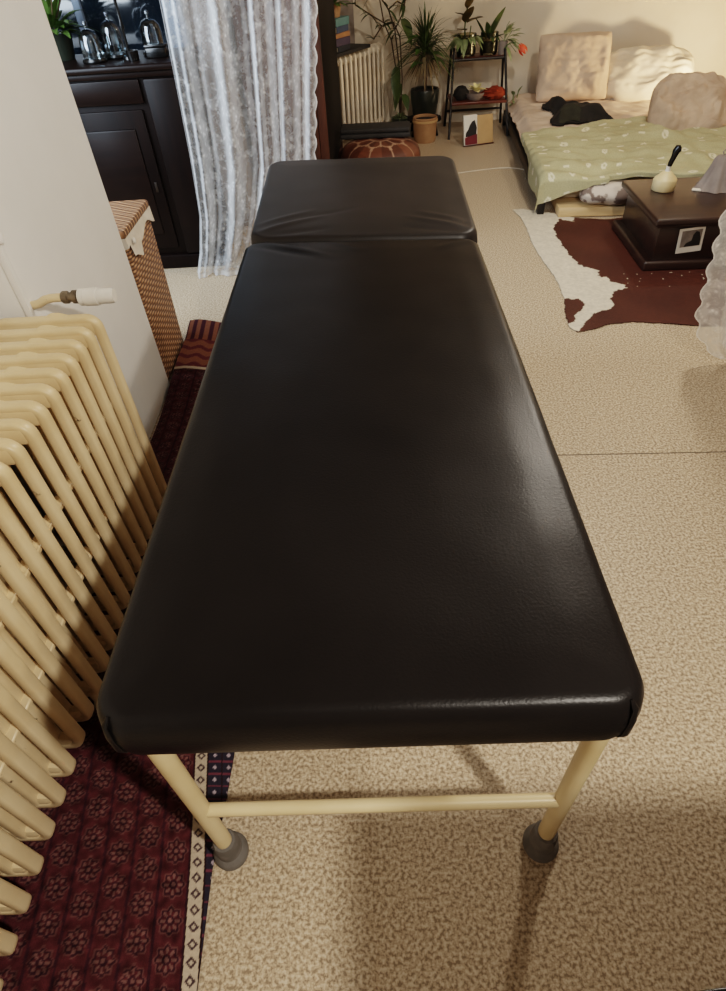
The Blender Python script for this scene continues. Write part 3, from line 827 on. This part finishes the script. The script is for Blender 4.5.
def vase(x, y, r, h, name, lab):
    t = thing(name, lab, 'plant', (x, y, TZ + .001))
    obj('vase', lat([(0, 0), (r * .85, 0), (r, .02), (r, h), (r * .95, h), (r * .94, .02), (0, .012)], n=24), m_vase, t)
    obj('soil', lat([(0, .012), (r * .9, .016), (r * .92, h * .55), (0, h * .6)], n=20), m_vsoil, t)
    return t
oval = lambda t_: math.sin(PI * t_ ** .75) ** .7
t = vase(.885, 6.16, .082, .15, 'potted_plant', 'bronze oval-leaved plant in a glass pot, on the plant ladder nearest the palm')
bm = bmesh.new(); sweep(bm, [(-.01, 0, .08), (-.02, 0, .2), (-.01, -.02, .33)], .006, n=6); sweep(bm, [(.02, 0, .08), (.03, 0, .2)], .005, n=6); obj('stem', bm, m_leafd, t)
bm = bmesh.new()
for b, d, L, w in (((-.02, 0, .22), (.25, -.5, .7), .17, .095), ((-.01, -.02, .22), (.7, -.5, .35), .16, .10), ((-.02, -.01, .26), (-.8, -.4, .4), .12, .06), ((-.01, 0, .17), (-.5, -.6, .2), .13, .07), ((-.01, -.02, .31), (.25, -.5, .75), .14, .08)):
    leaf(bm, b, d, L, w, .12, 8, prof=oval)
obj('leaves', bm, m_leafb, t)
bm = bmesh.new()
for i in range(36):
    a = random.uniform(0, 2 * PI); leaf(bm, (.05 * math.cos(a), .05 * math.sin(a), .12), (math.cos(a), math.sin(a) - .4, random.uniform(-.3, .8)), random.uniform(.08, .15), .04, .7, 6, prof=oval)
obj('trailing_leaves', bm, m_leafp, t)
t = vase(1.075, 6.16, .074, .15, 'potted_plant', 'single upright leaf plant in a dark glass pot, middle of the plant ladder top')
bm = bmesh.new()
for b, d, L, w in (((.0, 0, .1), (.35, -.35, .85), .27, .10), ((-.03, 0, .1), (-.5, -.2, .8), .2, .05), ((.0, 0, .1), (-.25, -.4, .8), .16, .06), ((.02, 0, .1), (.6, -.5, .3), .14, .07)):
    leaf(bm, b, d, L, w, .06, 8, prof=oval)
for i in range(10):
    a = random.uniform(0, 2 * PI); leaf(bm, (.045 * math.cos(a), .045 * math.sin(a), .12), (math.cos(a), math.sin(a) - .3, .4), .08, .03, .7, 5, prof=oval)
obj('leaves', bm, m_leafd, t)
t = thing('potted_plant', 'grey-green leafy plant in a small pot at the bed end of the plant ladder', 'plant', (1.185, 6.12, TZ + .001))
obj('pot', lat([(0, 0), (.03, 0), (.04, .09), (.036, .09), (.028, .01), (0, .01)]), m_greyb, t)
bm = bmesh.new()
for i in range(26):
    a = random.uniform(-1.3, 1.6); e = random.uniform(-.5, 1.3); d = V((math.cos(a) * math.cos(e), -abs(math.sin(a)) * .6, math.sin(e)))
    leaf(bm, V((.0, -.01, .09)) + d * random.uniform(.02, .09), d, random.uniform(.07, .12), .032, .35, 6, prof=oval)
obj('leaves', bm, m_leafp, t)
bm = bmesh.new()
for q in ((.06, -.05, .2), (.12, -.04, .16), (.03, -.04, .22), (.1, -.08, .02)): sweep(bm, [(0, 0, .06), (q[0] * .5, q[1] * .6, .06 + q[2] * .6), q], .003, n=5)
obj('stem', bm, m_leafp, t)
t = thing('tulip', 'red tulip leaning out from the plant ladder towards the pillows', 'flower', (1.19, 6.09, TZ + .04))
obj('stem', tube([(0, 0, 0), (.04, -.02, .04), (.09, -.03, .045), (.118, -.035, .03)], .004, 6), m_leafm, t)
bm = bmesh.new()
dt = V((.6, -.2, -.72)).normalized()
q = V((0, 0, 1)).rotation_difference(dt).to_matrix()
for k in range(6):
    a = k * PI / 3; rr = .9 if k % 2 else 1.0
    for s in range(1):
        rows = []
        for i in range(7):
            tt = i / 6; R_ = .034 * rr * math.sin(PI * (.12 + .62 * tt)); hw = .55 * math.sin(PI * (.15 + .8 * tt))
            rows.append([bm.verts.new(V((.118, -.035, .03)) + q @ V((R_ * math.cos(a + w_ * hw), R_ * math.sin(a + w_ * hw), .085 * tt))) for w_ in (-1, 0, 1)])
        for A, B in zip(rows, rows[1:]):
            for w_ in (0, 1): bm.faces.new((A[w_], A[w_ + 1], B[w_ + 1], B[w_]))
obj('petals', bm, m_red, t)
# lower shelf things
t = thing('cloth_flower', 'cream cloth flower in a grey bowl on the lower ladder shelf', 'flower', (.965, 6.02, LZ + .001))
obj('bowl', lat([(0, 0), (.05, 0), (.08, .03), (.09, .055), (.085, .055), (.07, .03), (0, .012)]), m_greyb, t)
bm = bmesh.new()
for k in range(14):
    a = k * 2.4; leaf(bm, (0, -.02, .06), (math.cos(a), math.sin(a) * .6 - .35, .45 + .09 * k + .3 * math.sin(a)), .105 - .003 * k, .06, .25, 6, prof=oval)
obj('petals', bm, m_flower, t)
def blob(c, s, seed, nu=26, nv=16, amp=.18, fr=2.2):
    def f(u, v):
        th = 2 * PI * u; ph = PI * v; d = V((math.cos(th) * math.sin(ph), math.sin(th) * math.sin(ph), math.cos(ph)))
        k = 1 + amp * noise.noise(d * fr + V((seed, 0, 0)))
        return (c[0] + d.x * k * s[0], c[1] + d.y * k * s[1], max(c[2] + d.z * k * s[2], c[2] - s[2] * .8))
    me = grid('m', nu, nv, f); bm = bmesh.new(); bm.from_mesh(me); bmesh.ops.remove_doubles(bm, verts=bm.verts, dist=1e-4); return bm
single('cloth_pouch', blob((.845, 6.03, LZ + .048), (.065, .06, .056), 3.1), m_cloth_b, 'black cloth pouch on the lower ladder shelf beside the cream flower', 'pouch')
single('folded_scarf', blob((1.125, 6.0, LZ + .04), (.1, .06, .046), 8.4, amp=.45, fr=2.6), m_orange, 'orange-red folded scarf on the lower ladder shelf, bed side', 'scarf')

# framed print leaning on the shelf legs
tl = Matrix.Rotation(math.radians(-14), 3, 'X')
pf_ = thing('picture_board', 'cream, black and maroon print beside a tan panel, leaning under the ladder shelf', 'picture', (.958, 5.63, 0), math.radians(14.5))
def tilt(bm):
    for v in bm.verts: v.co = tl @ v.co
    return bm
obj('panel', tilt(bx((-.005, 0, .0), (.135, .02, .215), .003)), m_tan, pf_)
pr = obj('print', tilt(bx((-.125, -.004, .0), (-.006, .018, .225), .003)), m_card, pf_)
bm = bmesh.new()
hill = [(-.115, .07), (-.02, .07), (-.012, .13), (-.03, .185), (-.055, .175), (-.075, .15), (-.09, .12), (-.11, .1)]
bm.faces.new([bm.verts.new((x, -.0055, z)) for x, z in hill])
obj('dark_shape', tilt(bm), m_ink, pr, label='plain black rounded shape', smooth=0)
bm = bmesh.new(); bm.faces.new([bm.verts.new(p) for p in ((-.12, -.006, .012), (-.01, -.006, .012), (-.01, -.006, .085), (-.12, -.006, .065))])
obj('lower_block', tilt(bm), m_maroon, pr, label='maroon lower block', smooth=0)
obj('bottom_edge', tilt(bx((-.128, -.012, 0), (.138, .02, .01), .002)), m_brown, pf_)

# pale sprig by the bed head
t = thing('potted_plant', 'pale small-leaved plant on the floor between the ladder shelf and the bed', 'plant', (1.335, 6.2, 0))
obj('pot', lat([(0, 0), (.04, 0), (.055, .1), (.05, .1), (.04, .012), (0, .012)]), m_greyb, t); obj('soil', lat([(0, .088), (.05, .088)]), m_soil, t)
bm = bmesh.new(); sweep(bm, [(0, 0, .08), (.0, -.02, .16), (-.01, -.04, .25)], .006, n=6); sweep(bm, [(0, 0, .08), (.02, -.02, .17), (.03, -.05, .27)], .005, n=6); obj('stem', bm, m_leafp, t)
bm = bmesh.new()
for b, d, L, w in (((-.01, -.04, .24), (-.2, -.4, .6), .07, .035), ((.03, -.05, .26), (.3, -.3, .8), .08, .035), ((0, -.03, .17), (-.4, -.6, .2), .08, .04), ((.02, -.03, .18), (.4, -.6, .1), .08, .045), ((0, -.04, .2), (.1, -.9, -.1), .08, .05)):
    leaf(bm, b, d, L, w, .2, 6, prof=oval)
obj('leaves', bm, m_leafp, t)

# ---------------------------------------------------------------- bed
BA = math.radians(-4.6)                      # the bed stands slightly askew; local x to the right, y to the wall
B0 = V((1.135, 3.95, 0)); BW, BL, MZ = 1.55, 2.32, .2
bR = Matrix.Rotation(BA, 3, 'Z'); bRi = bR.inverted()
def bl(x, y, z=0): return bR @ V((x, y, z)) + B0
def tob(x, y): q = bRi @ (V((x, y, 0)) - B0); return q.x, q.y
bed = thing('low_bed', 'low double bed with black frame and thin mattress along the far wall', 'bed', tuple(B0), BA)
for x in (-.045, BW + .005):
    obj('side_rail', bx((x, .02, .05), (x + .035, BL, .112), .005), m_blackm, bed)
    for y in (.0, BL - .06): obj('leg', bx((x - .005, y, 0), (x + .038, y + .045, .075), .006), m_blackm, bed)
obj('slatted_base', bx((.07, -.06, .006), (BW - .04, BL - .05, .06), .004), m_pine, bed, label='pale pine platform')
obj('mattress', bx((.03, .10, .062), (BW - .03, BL - .02, MZ - .012), .03, 3), m_pil2, bed)
# sheet over the mattress
def shz(x, y):
    return MZ + .014 + .014 * nz(x * 5, y * 7) + .010 * nz(x * 13 + y * 5, y * 16, 3) + .022 * max(0, nz(x * 2.5 + y, y * 9, 5))
def shpos(u, v):
    x = -.03 + (BW + .06) * u; y = .07 + (BL - .06) * v
    z = shz(x, y)
    e = min(x + .03, .0 + (BW + .03 - x), (y - .07) * 1.0 + .0)
    k = sst(.09, 0, e)
    z -= k * (.065 + .02 * nz(x * 9, y * 9))
    return bl(x + .008 * nz(y * 12, 1) * k, y + .03 * sst(.2, .07, y), z)
o = obj('bed_sheet', grid('bed_sheet', 90, 130, shpos), m_sheet); setp(o, 'rumpled blush linen sheet covering the low mattress', 'sheet')

# throw blanket
SG, SG2, FL = lin('bdb692')[:3], lin('b0a984')[:3], lin('e2dbc2')[:3]
tops = (((-.03, .97), (.4, 1.15), (.85, 1.25), (1.2, 1.20), (1.62, 1.1)), ((-.03, .05), (.21, .0), (.45, -.02), (1.0, -.06), (1.62, -.1)))
def thpos(u, v):
    us = [0, .18, .4, .7, 1]
    ue = max(0, (u - .09) / .91); hang = max(0, (.09 - u) / .09)         # the first strip hangs down the side
    xt = interp(ue, us, [p[0] for p in tops[0]]); yt = interp(ue, us, [p[1] for p in tops[0]])
    xn = interp(ue, us, [p[0] for p in tops[1]]); yn = interp(ue, us, [p[1] for p in tops[1]])
    ve = min(1, v / .88); fall = max(0, (v - .88) / .12)                  # the last strip hangs over the end
    x = xt + (xn - xt) * ve; y = yt + (yn - yt) * ve
    z = max(shz(max(x, 0), max(y, .1)), MZ + .006) + .028
    z += (.022 * math.sin(24 * y + 3 * math.sin(2.2 * x + 1) + 2 * x) * (.6 + .8 * nz(x * 2, y * 3)) + .010 * nz(x * 6, y * 20)) * sst(0, .12, ue)
    side = (.035 + .13 * sst(.1, .85, ve)) * hang ** 1.1
    end = interp(ue, [0, .12, .22, .4, 1], [.17, .10, .035, .03, .03]) * fall ** 1.1
    x -= .035 * math.sin(min(hang * 3, 1) * PI / 2) + .012 * math.sin(13 * v) * hang
    y -= .05 * math.sin(min(fall * 3, 1) * PI / 2) * (1 if ue < .3 else .4)
    return bl(x, y, max(z - side - end * (1 - .6 * hang), .016))
def thcol(u, v, p):
    X, Y = u * 1.75, v * 1.15; i, j = math.floor(X / .13), math.floor(Y / .12)
    h = nz(i * 3.7 + .5, j * 5.3 + .2); cx_, cy_ = (i + .5 + .3 * h) * .13, (j + .5 + .3 * nz(j * 2.1, i * 1.7)) * .12
    r = math.hypot((X - cx_), (Y - cy_) * 1.1)
    if h > .02 and (.009 < r < .022 or r < .004): return FL
    if h < -.1 and abs(X - cx_) < .02 and abs(Y - cy_) < .007: return FL
    k = .5 + .5 * nz(X * 8, Y * 8); return tuple(a * k + b * (1 - k) for a, b in zip(SG, SG2))
tm = grid('throw_blanket', 230, 170, thpos, thcol)
o = obj('throw_blanket', tm, m_throw); setp(o, 'sage green throw with small white motifs spread over the foot of the bed', 'blanket')

def pillow(w, h, th, seed, wr=.012, n=44, rc=.06):
    bm = bmesh.new(); S = []
    for sgn in (1, -1):
        rows = []
        for j in range(n + 1):
            r = []
            for i in range(n + 1):
                u, v = i / n * 2 - 1, j / n * 2 - 1
                e = (1 - abs(u) ** 2.6) * (1 - abs(v) ** 2.6)
                pin = 1 - .07 * (1 - abs(u) ** 2) * abs(v) ** 4; pin2 = 1 - .07 * (1 - abs(v) ** 2) * abs(u) ** 4
                z = sgn * th / 2 * max(e, 0) ** .5
                z += wr * nz(u * 2.2 + seed, v * 2.2, sgn) * min(1, e * 2) * 1.5 + wr * .8 * abs(nz(u * 4.5, v * 4.5 + seed, sgn * 2)) * min(1, e * 3)
                if e <= 1e-6: z = 0
                q = 1 - rc * (u * v) ** 4 - .5 * rc * (u * v) ** 2
                r.append(bm.verts.new((u * w / 2 * pin2 * q, v * h / 2 * pin * q, z)))
            rows.append(r)
        for j in range(n):
            for i in range(n):
                f = (rows[j][i], rows[j][i + 1], rows[j + 1][i + 1], rows[j + 1][i]); bm.faces.new(f if sgn > 0 else f[::-1])
    bmesh.ops.remove_doubles(bm, verts=bm.verts, dist=1e-5)
    return bm
def put(bm, loc, rx, rz, ry=0):
    m = Matrix.Translation(loc) @ Matrix.Rotation(rz, 4, 'Z') @ Matrix.Rotation(rx, 4, 'X') @ Matrix.Rotation(ry, 4, 'Z')
    bm.transform(m); return bm
single('pillow', put(pillow(.62, .52, .17, 1.3, .03), (1.765, 5.99, .445), math.radians(62), math.radians(-6)), m_pil, 'blush square pillow standing against the wall at the shelf end of the bed', 'pillow', 'pillows on the low bed')
single('pillow', put(pillow(.84, .5, .26, 4.1, .03, rc=.26), (2.40, 6.0, .34), math.radians(44), math.radians(-2), .0), m_pil2, 'wide ivory pillow leaning on the wall, behind the crumpled one', 'pillow', 'pillows on the low bed')
single('pillow', put(pillow(.60, .54, .24, 7.7, .045, rc=.24), (2.36, 4.98, .31), math.radians(38), math.radians(-10), -.12), m_pil3, 'crumpled blush pillow in front, nearest the glowing lamp', 'pillow', 'pillows on the low bed')

# black garment
GP = [(1.42, 5.12), (1.66, 5.14), (1.9, 5.12), (1.87, 5.28), (1.78, 5.42), (1.66, 5.52), (1.6, 5.75), (1.5, 5.8), (1.46, 5.66), (1.52, 5.45), (1.44, 5.28)]
def gpos(u, v):
    x = 1.40 + .52 * u; y = 5.08 + .76 * v; lx, ly = tob(x, y)
    d = dpoly(x, y, GP) if inpoly(x, y, GP) else -.0
    return (x, y, shz(lx, ly) + .018 + .085 * sst(0, .09, d) + .02 * nz(x * 14, y * 14) * sst(0, .05, d))
g = obj('dark_garment', grid('dark_garment', 70, 80, gpos, None, lambda u, v, p: inpoly(p.x, p.y, GP)), m_cloth_b)
bm = bmesh.new(); bm.from_mesh(g.data); bmesh.ops.solidify(bm, geom=bm.faces[:], thickness=.012); bm.to_mesh(g.data); bm.free()
setp(g, 'crumpled black garment lying on the sheet below the square pillow', 'clothing')
GL = [(1.47, 5.13), (1.63, 5.145), (1.64, 5.2), (1.58, 5.3), (1.5, 5.28)]
def glpos(u, v):
    q = gpos((1.44 + .22 * u - 1.40) / .52, (5.11 + .2 * v - 5.08) / .76); return (q[0], q[1], q[2] + .006)
obj('lining', grid('lining', 40, 40, glpos, None, lambda u, v, p: inpoly(p.x, p.y, GL)), m_cloth_g, g, label='dull green lining')

# rolled bedding at the foot end
def rollpos(u, v):
    th = 2 * PI * u; y = v
    k = 1 + .10 * nz(math.cos(th) * 1.5, math.sin(th) * 1.5, v * 4)
    e = math.sin(PI * min(1, max(0, v))) ** .25 if 0 < v < 1 else 0
    lx = .19 + .37 * v; r1, r2 = .11 * e * k, .066 * e * k
    return bl(lx, .0 + r1 * math.cos(th), .128 + r2 * math.sin(th))
o = single('rolled_bedding', (lambda me: (lambda b: (b.from_mesh(me), bmesh.ops.remove_doubles(b, verts=b.verts, dist=1e-4), b)[2])(bmesh.new()))(grid('roll', 48, 40, rollpos)), m_duvet, 'grey floral bedding roll under the throw at the foot of the bed, beside the chest', 'bedding')

# globe lamp
GLX = V((2.86, 5.36, 0))
t = thing('globe_lamp', 'small glowing globe lamp on the floor beyond the crumpled pillow', 'lamp', tuple(GLX))
obj('base', lat([(0, 0), (.05, 0), (.052, .012), (.03, .03), (.024, .06), (.03, .07), (0, .07)]), m_brass, t)
m_bulb = emit_mat('warm_glowing_glass', 'ffd9a0', 22)
obj('globe', lat([(0, .068)] + [(.07 * math.sin(a * PI / 16), .138 - .07 * math.cos(a * PI / 16)) for a in range(1, 16)] + [(0, .208)], n=24), m_bulb, t, label='bright warm glass globe')

# ---------------------------------------------------------------- chest and things on it
ch = thing('wooden_chest', 'low dark wooden chest with overhanging lid, on the cowhide at the bed foot', 'chest', (1.44, 3.05, 0), math.radians(-2.5))
W_, D_ = .80, .62
obj('plinth', bx((0, 0, 0.004), (W_, D_, .055), .012, 3), m_chest, ch)
obj('body', bx((.045, .035, .05), (W_ - .04, D_ - .02, .235), .006), m_chest, ch)
bm = bmesh.new(); box(bm, (.0, -.01, .236), (W_, D_, .272), .010, 3); box(bm, (.02, .01, .222), (W_ - .02, D_ - .01, .237), .004)
obj('lid', bm, m_chest, ch)
ph = thing('photograph', 'small white-bordered photo of a dark figure leaning on the chest front', 'photograph', (1.655, 3.062, .093), math.radians(-2.5))
rt = Matrix.Rotation(math.radians(-6), 3, 'Y')
bm = bx((-.062, -.003, 0), (.062, 0, .125), 0, rot=rt, piv=(0, 0, 0)); pc = obj('card', bm, m_card, ph)
bm = bx((-.048, -.0042, .03), (.05, -.0028, .113), 0, rot=rt, piv=(0, 0, 0)); im = obj('image', bm, M('grey_print', '8b8076', .5, '6b6058', 20), pc, label='grey photographic image')
bm = bmesh.new(); bm.faces.new([bm.verts.new(rt @ V((x, -.005, z))) for x, z in ((-.03, .032), (.048, .032), (.046, .07), (.036, .1), (.02, .106), (.008, .09), (.004, .06), (-.02, .05))])
obj('figure', bm, m_ink, pc, smooth=0, label='dark silhouette')
LZ2 = .274
t = thing('hand_bell', 'pale yellow bell-shaped object with a tall black handle on the chest lid', 'bell', (1.622, 3.47, LZ2))
obj('bell_body', lat([(0, 0), (.058, 0), (.061, .006), (.061, .05), (.056, .058), (.03, .082), (.018, .092), (0, .093)]), m_cbell, t)
hd = obj('neck', lat([(.015, .09), (.011, .105), (.013, .115), (0, .116)], n=16), m_white, t)
obj('handle', tube([(0, 0, .10), (.004, 0, .13), (.012, 0, .16), (.016, 0, .185), (.026, 0, .2), (.034, 0, .204)], [.009, .013, .014, .019, .021, .012], 14), m_blackg, t, label='black curved handle')
t = thing('cloth_bell', 'grey flared cloth bell at the curtain end of the chest lid', 'bell', (1.89, 3.45, LZ2))
bm = bmesh.new()
prof = [(.095, .0), (.088, .012), (.07, .045), (.052, .1), (.042, .14), (.03, .155), (0, .158)]
lathe(bm, prof, n=48)
for v in bm.verts:
    r = math.hypot(v.co.x, v.co.y)
    if r > .02:
        k = 1 + .08 * math.sin(9 * math.atan2(v.co.y, v.co.x)) * (1 - v.co.z / .16); v.co.x *= k; v.co.y *= k
obj('cloth_cone', bm, m_greyb, t)
obj('loop', tube([(0, 0, .155), (.012, 0, .175), (0, 0, .19), (-.012, 0, .175), (0, 0, .155)], .003, 6), m_greyb, t)
single('paper_tag', bx((1.765, 3.41, LZ2), (1.81, 3.44, LZ2 + .006), .001, 1, Matrix.Rotation(-.5, 3, 'Z')), m_card, 'small white tag lying beside the grey cloth bell on the chest', 'tag')

# ---------------------------------------------------------------- cowhide
HO = [(.948, 4.06), (1.009, 4.06), (1.141, 3.99), (1.30, 3.86), (1.5, 3.80), (1.8, 3.86), (2.1, 3.95), (2.35, 3.8), (2.3, 3.4), (2.25, 2.95), (2.28, 2.6), (2.1, 2.42), (1.8, 2.43), (1.489, 2.461), (1.337, 2.505), (1.216, 2.528), (1.111, 2.52), (1.017, 2.483),
      (.947, 2.462), (.916, 2.503), (.931, 2.638), (.965, 2.791), (.976, 2.959), (.972, 3.119), (.96, 3.305), (.956, 3.522), (.974, 3.755), (.972, 3.93)]
WO = [(.90, 4.3), (1.35, 4.1), (1.28, 3.80), (1.198, 3.86), (1.135, 3.731), (1.117, 3.559), (1.12, 3.339), (1.15, 3.16), (1.214, 3.1), (1.207, 3.002), (1.249, 3.021), (1.253, 2.949), (1.301, 2.908), (1.3, 2.873),
      (1.232, 2.848), (1.196, 2.764), (1.183, 2.691), (1.129, 2.656), (1.062, 2.623), (.949, 2.471), (.907, 2.485), (.909, 2.532), (.956, 2.566), (.985, 2.622), (1.055, 2.737), (1.033, 2.783), (.94, 2.80), (.9, 3.0)]
WH, BR, BR2 = lin('e0d4c0')[:3], lin('3d1a12')[:3], lin('50281c')[:3]
def hcol(u, v, p):
    x, y = p[0], p[1]
    x2 = x + .012 * nz(x * 40, y * 40) + .012 * nz(x * 15, y * 15, 2); y2 = y + .014 * nz(x * 40, y * 40, 7)
    if inpoly(x2, y2, WO): return tuple(c * (.92 + .08 * nz(x * 20, y * 20)) for c in WH)
    k = .5 + .5 * nz(x * 5, y * 5, 3)
    if 1.25 < x < 1.75 and 2.86 < y < 3.04 and nz(x * 75, y * 75, 9) > .6: return WH
    return tuple(a * k + b * (1 - k) for a, b in zip(BR, BR2))
def hpos(u, v):
    x = .88 + 1.5 * u; y = 2.38 + 1.72 * v
    return (x, y, .004 + .004 * (1 + nz(x * 6, y * 6)) * .5)
hm = grid('cowhide_rug', 300, 344, hpos, hcol, lambda u, v, p: inpoly(p.x + .006 * nz(p.x * 30, p.y * 30), p.y + .006 * nz(p.x * 30, p.y * 30, 4), HO))
bm = bmesh.new(); bm.from_mesh(hm); bmesh.ops.solidify(bm, geom=bm.faces[:], thickness=.003); bm.to_mesh(hm); bm.free()
o = obj('cowhide_rug', hm, m_cow); setp(o, 'reddish-brown and white cowhide on the floor under the chest', 'rug')

# thin cable on the floor
cb = [(.66, 4.88, .004), (.729, 4.911, .004), (.909, 4.95, .004), (1.065, 4.969, .004), (1.19, 4.91, .004), (1.225, 4.8, .004), (1.14, 4.64, .004)]
pts = []
for i in range(len(cb) - 1):
    for k in range(5):
        pts.append(V(cb[i]).lerp(V(cb[i + 1]), k / 5))
for _ in range(6): pts = [pts[0]] + [(pts[i - 1] + pts[i] * 2 + pts[i + 1]) / 4 for i in range(1, len(pts) - 1)] + [pts[-1]]
o = single('power_cable', tube(pts, .0035, 6), m_cable, 'thin pale cable curving over the floor between couch and bed', 'cable')
# corner of a black mat at the near edge
def bmat():
    bm = bx((.42, -.9, .001), (1.2, .118, .011), .004, 2)
    for v in bm.verts: v.co.y += .10 * (v.co.x - .45) if v.co.y > 0 else 0
    return bm
single('floor_mat', bmat(), m_blackg, 'black mat whose edge shows at the bottom of the picture', 'mat')

# ---------------------------------------------------------------- light
def point(name, loc, power, col, r):
    l = bpy.data.lights.new(name, 'POINT'); l.energy = power; l.color = col; l.shadow_soft_size = r
    o = bpy.data.objects.new(name, l); C.objects.link(o); o.location = loc; return o
def down(name, loc, power, col, r, ang=165):
    l = bpy.data.lights.new(name, 'SPOT'); l.energy = power; l.color = col; l.shadow_soft_size = r; l.spot_size = math.radians(ang); l.spot_blend = .25
    o = bpy.data.objects.new(name, l); C.objects.link(o); o.location = loc; return o
def area(name, loc, tgt, sx, sy, power, col):
    l = bpy.data.lights.new(name, 'AREA'); l.shape = 'RECTANGLE'; l.size = sx; l.size_y = sy; l.energy = power; l.color = col
    o = bpy.data.objects.new(name, l); C.objects.link(o); o.location = loc
    o.rotation_euler = (V(tgt) - V(loc)).to_track_quat('-Z', 'Y').to_euler(); return o
down('near_ceiling_lamp', (.8, -.4, 2.25), 90, (1, .915, .80), .045)
down('middle_ceiling_lamp', (1.32, 2.75, 2.4), 55, (1, .90, .77), .07)
point('bed_ceiling_lamp', (2.2, 4.4, 2.4), 15, (1, .85, .66), .1)
point('globe_lamp_light', (2.84, 5.34, .31), 34, (1, .74, .46), .05)
area('window_daylight', (-1.9, 2.4, 1.6), (-.6, 3.5, .6), .9, 1.3, 30, (.72, .86, 1))
w = bpy.data.worlds.new('room_air'); bpy.context.scene.world = w; w.use_nodes = True
w.node_tree.nodes['Background'].inputs[0].default_value = (.9, .92, 1, 1); w.node_tree.nodes['Background'].inputs[1].default_value = .06
sc = bpy.context.scene
sc.view_settings.view_transform = 'Filmic'; sc.view_settings.look = 'Medium High Contrast'; sc.view_settings.exposure = 1.0
sc.cycles.max_bounces = 8; sc.cycles.transparent_max_bounces = 16
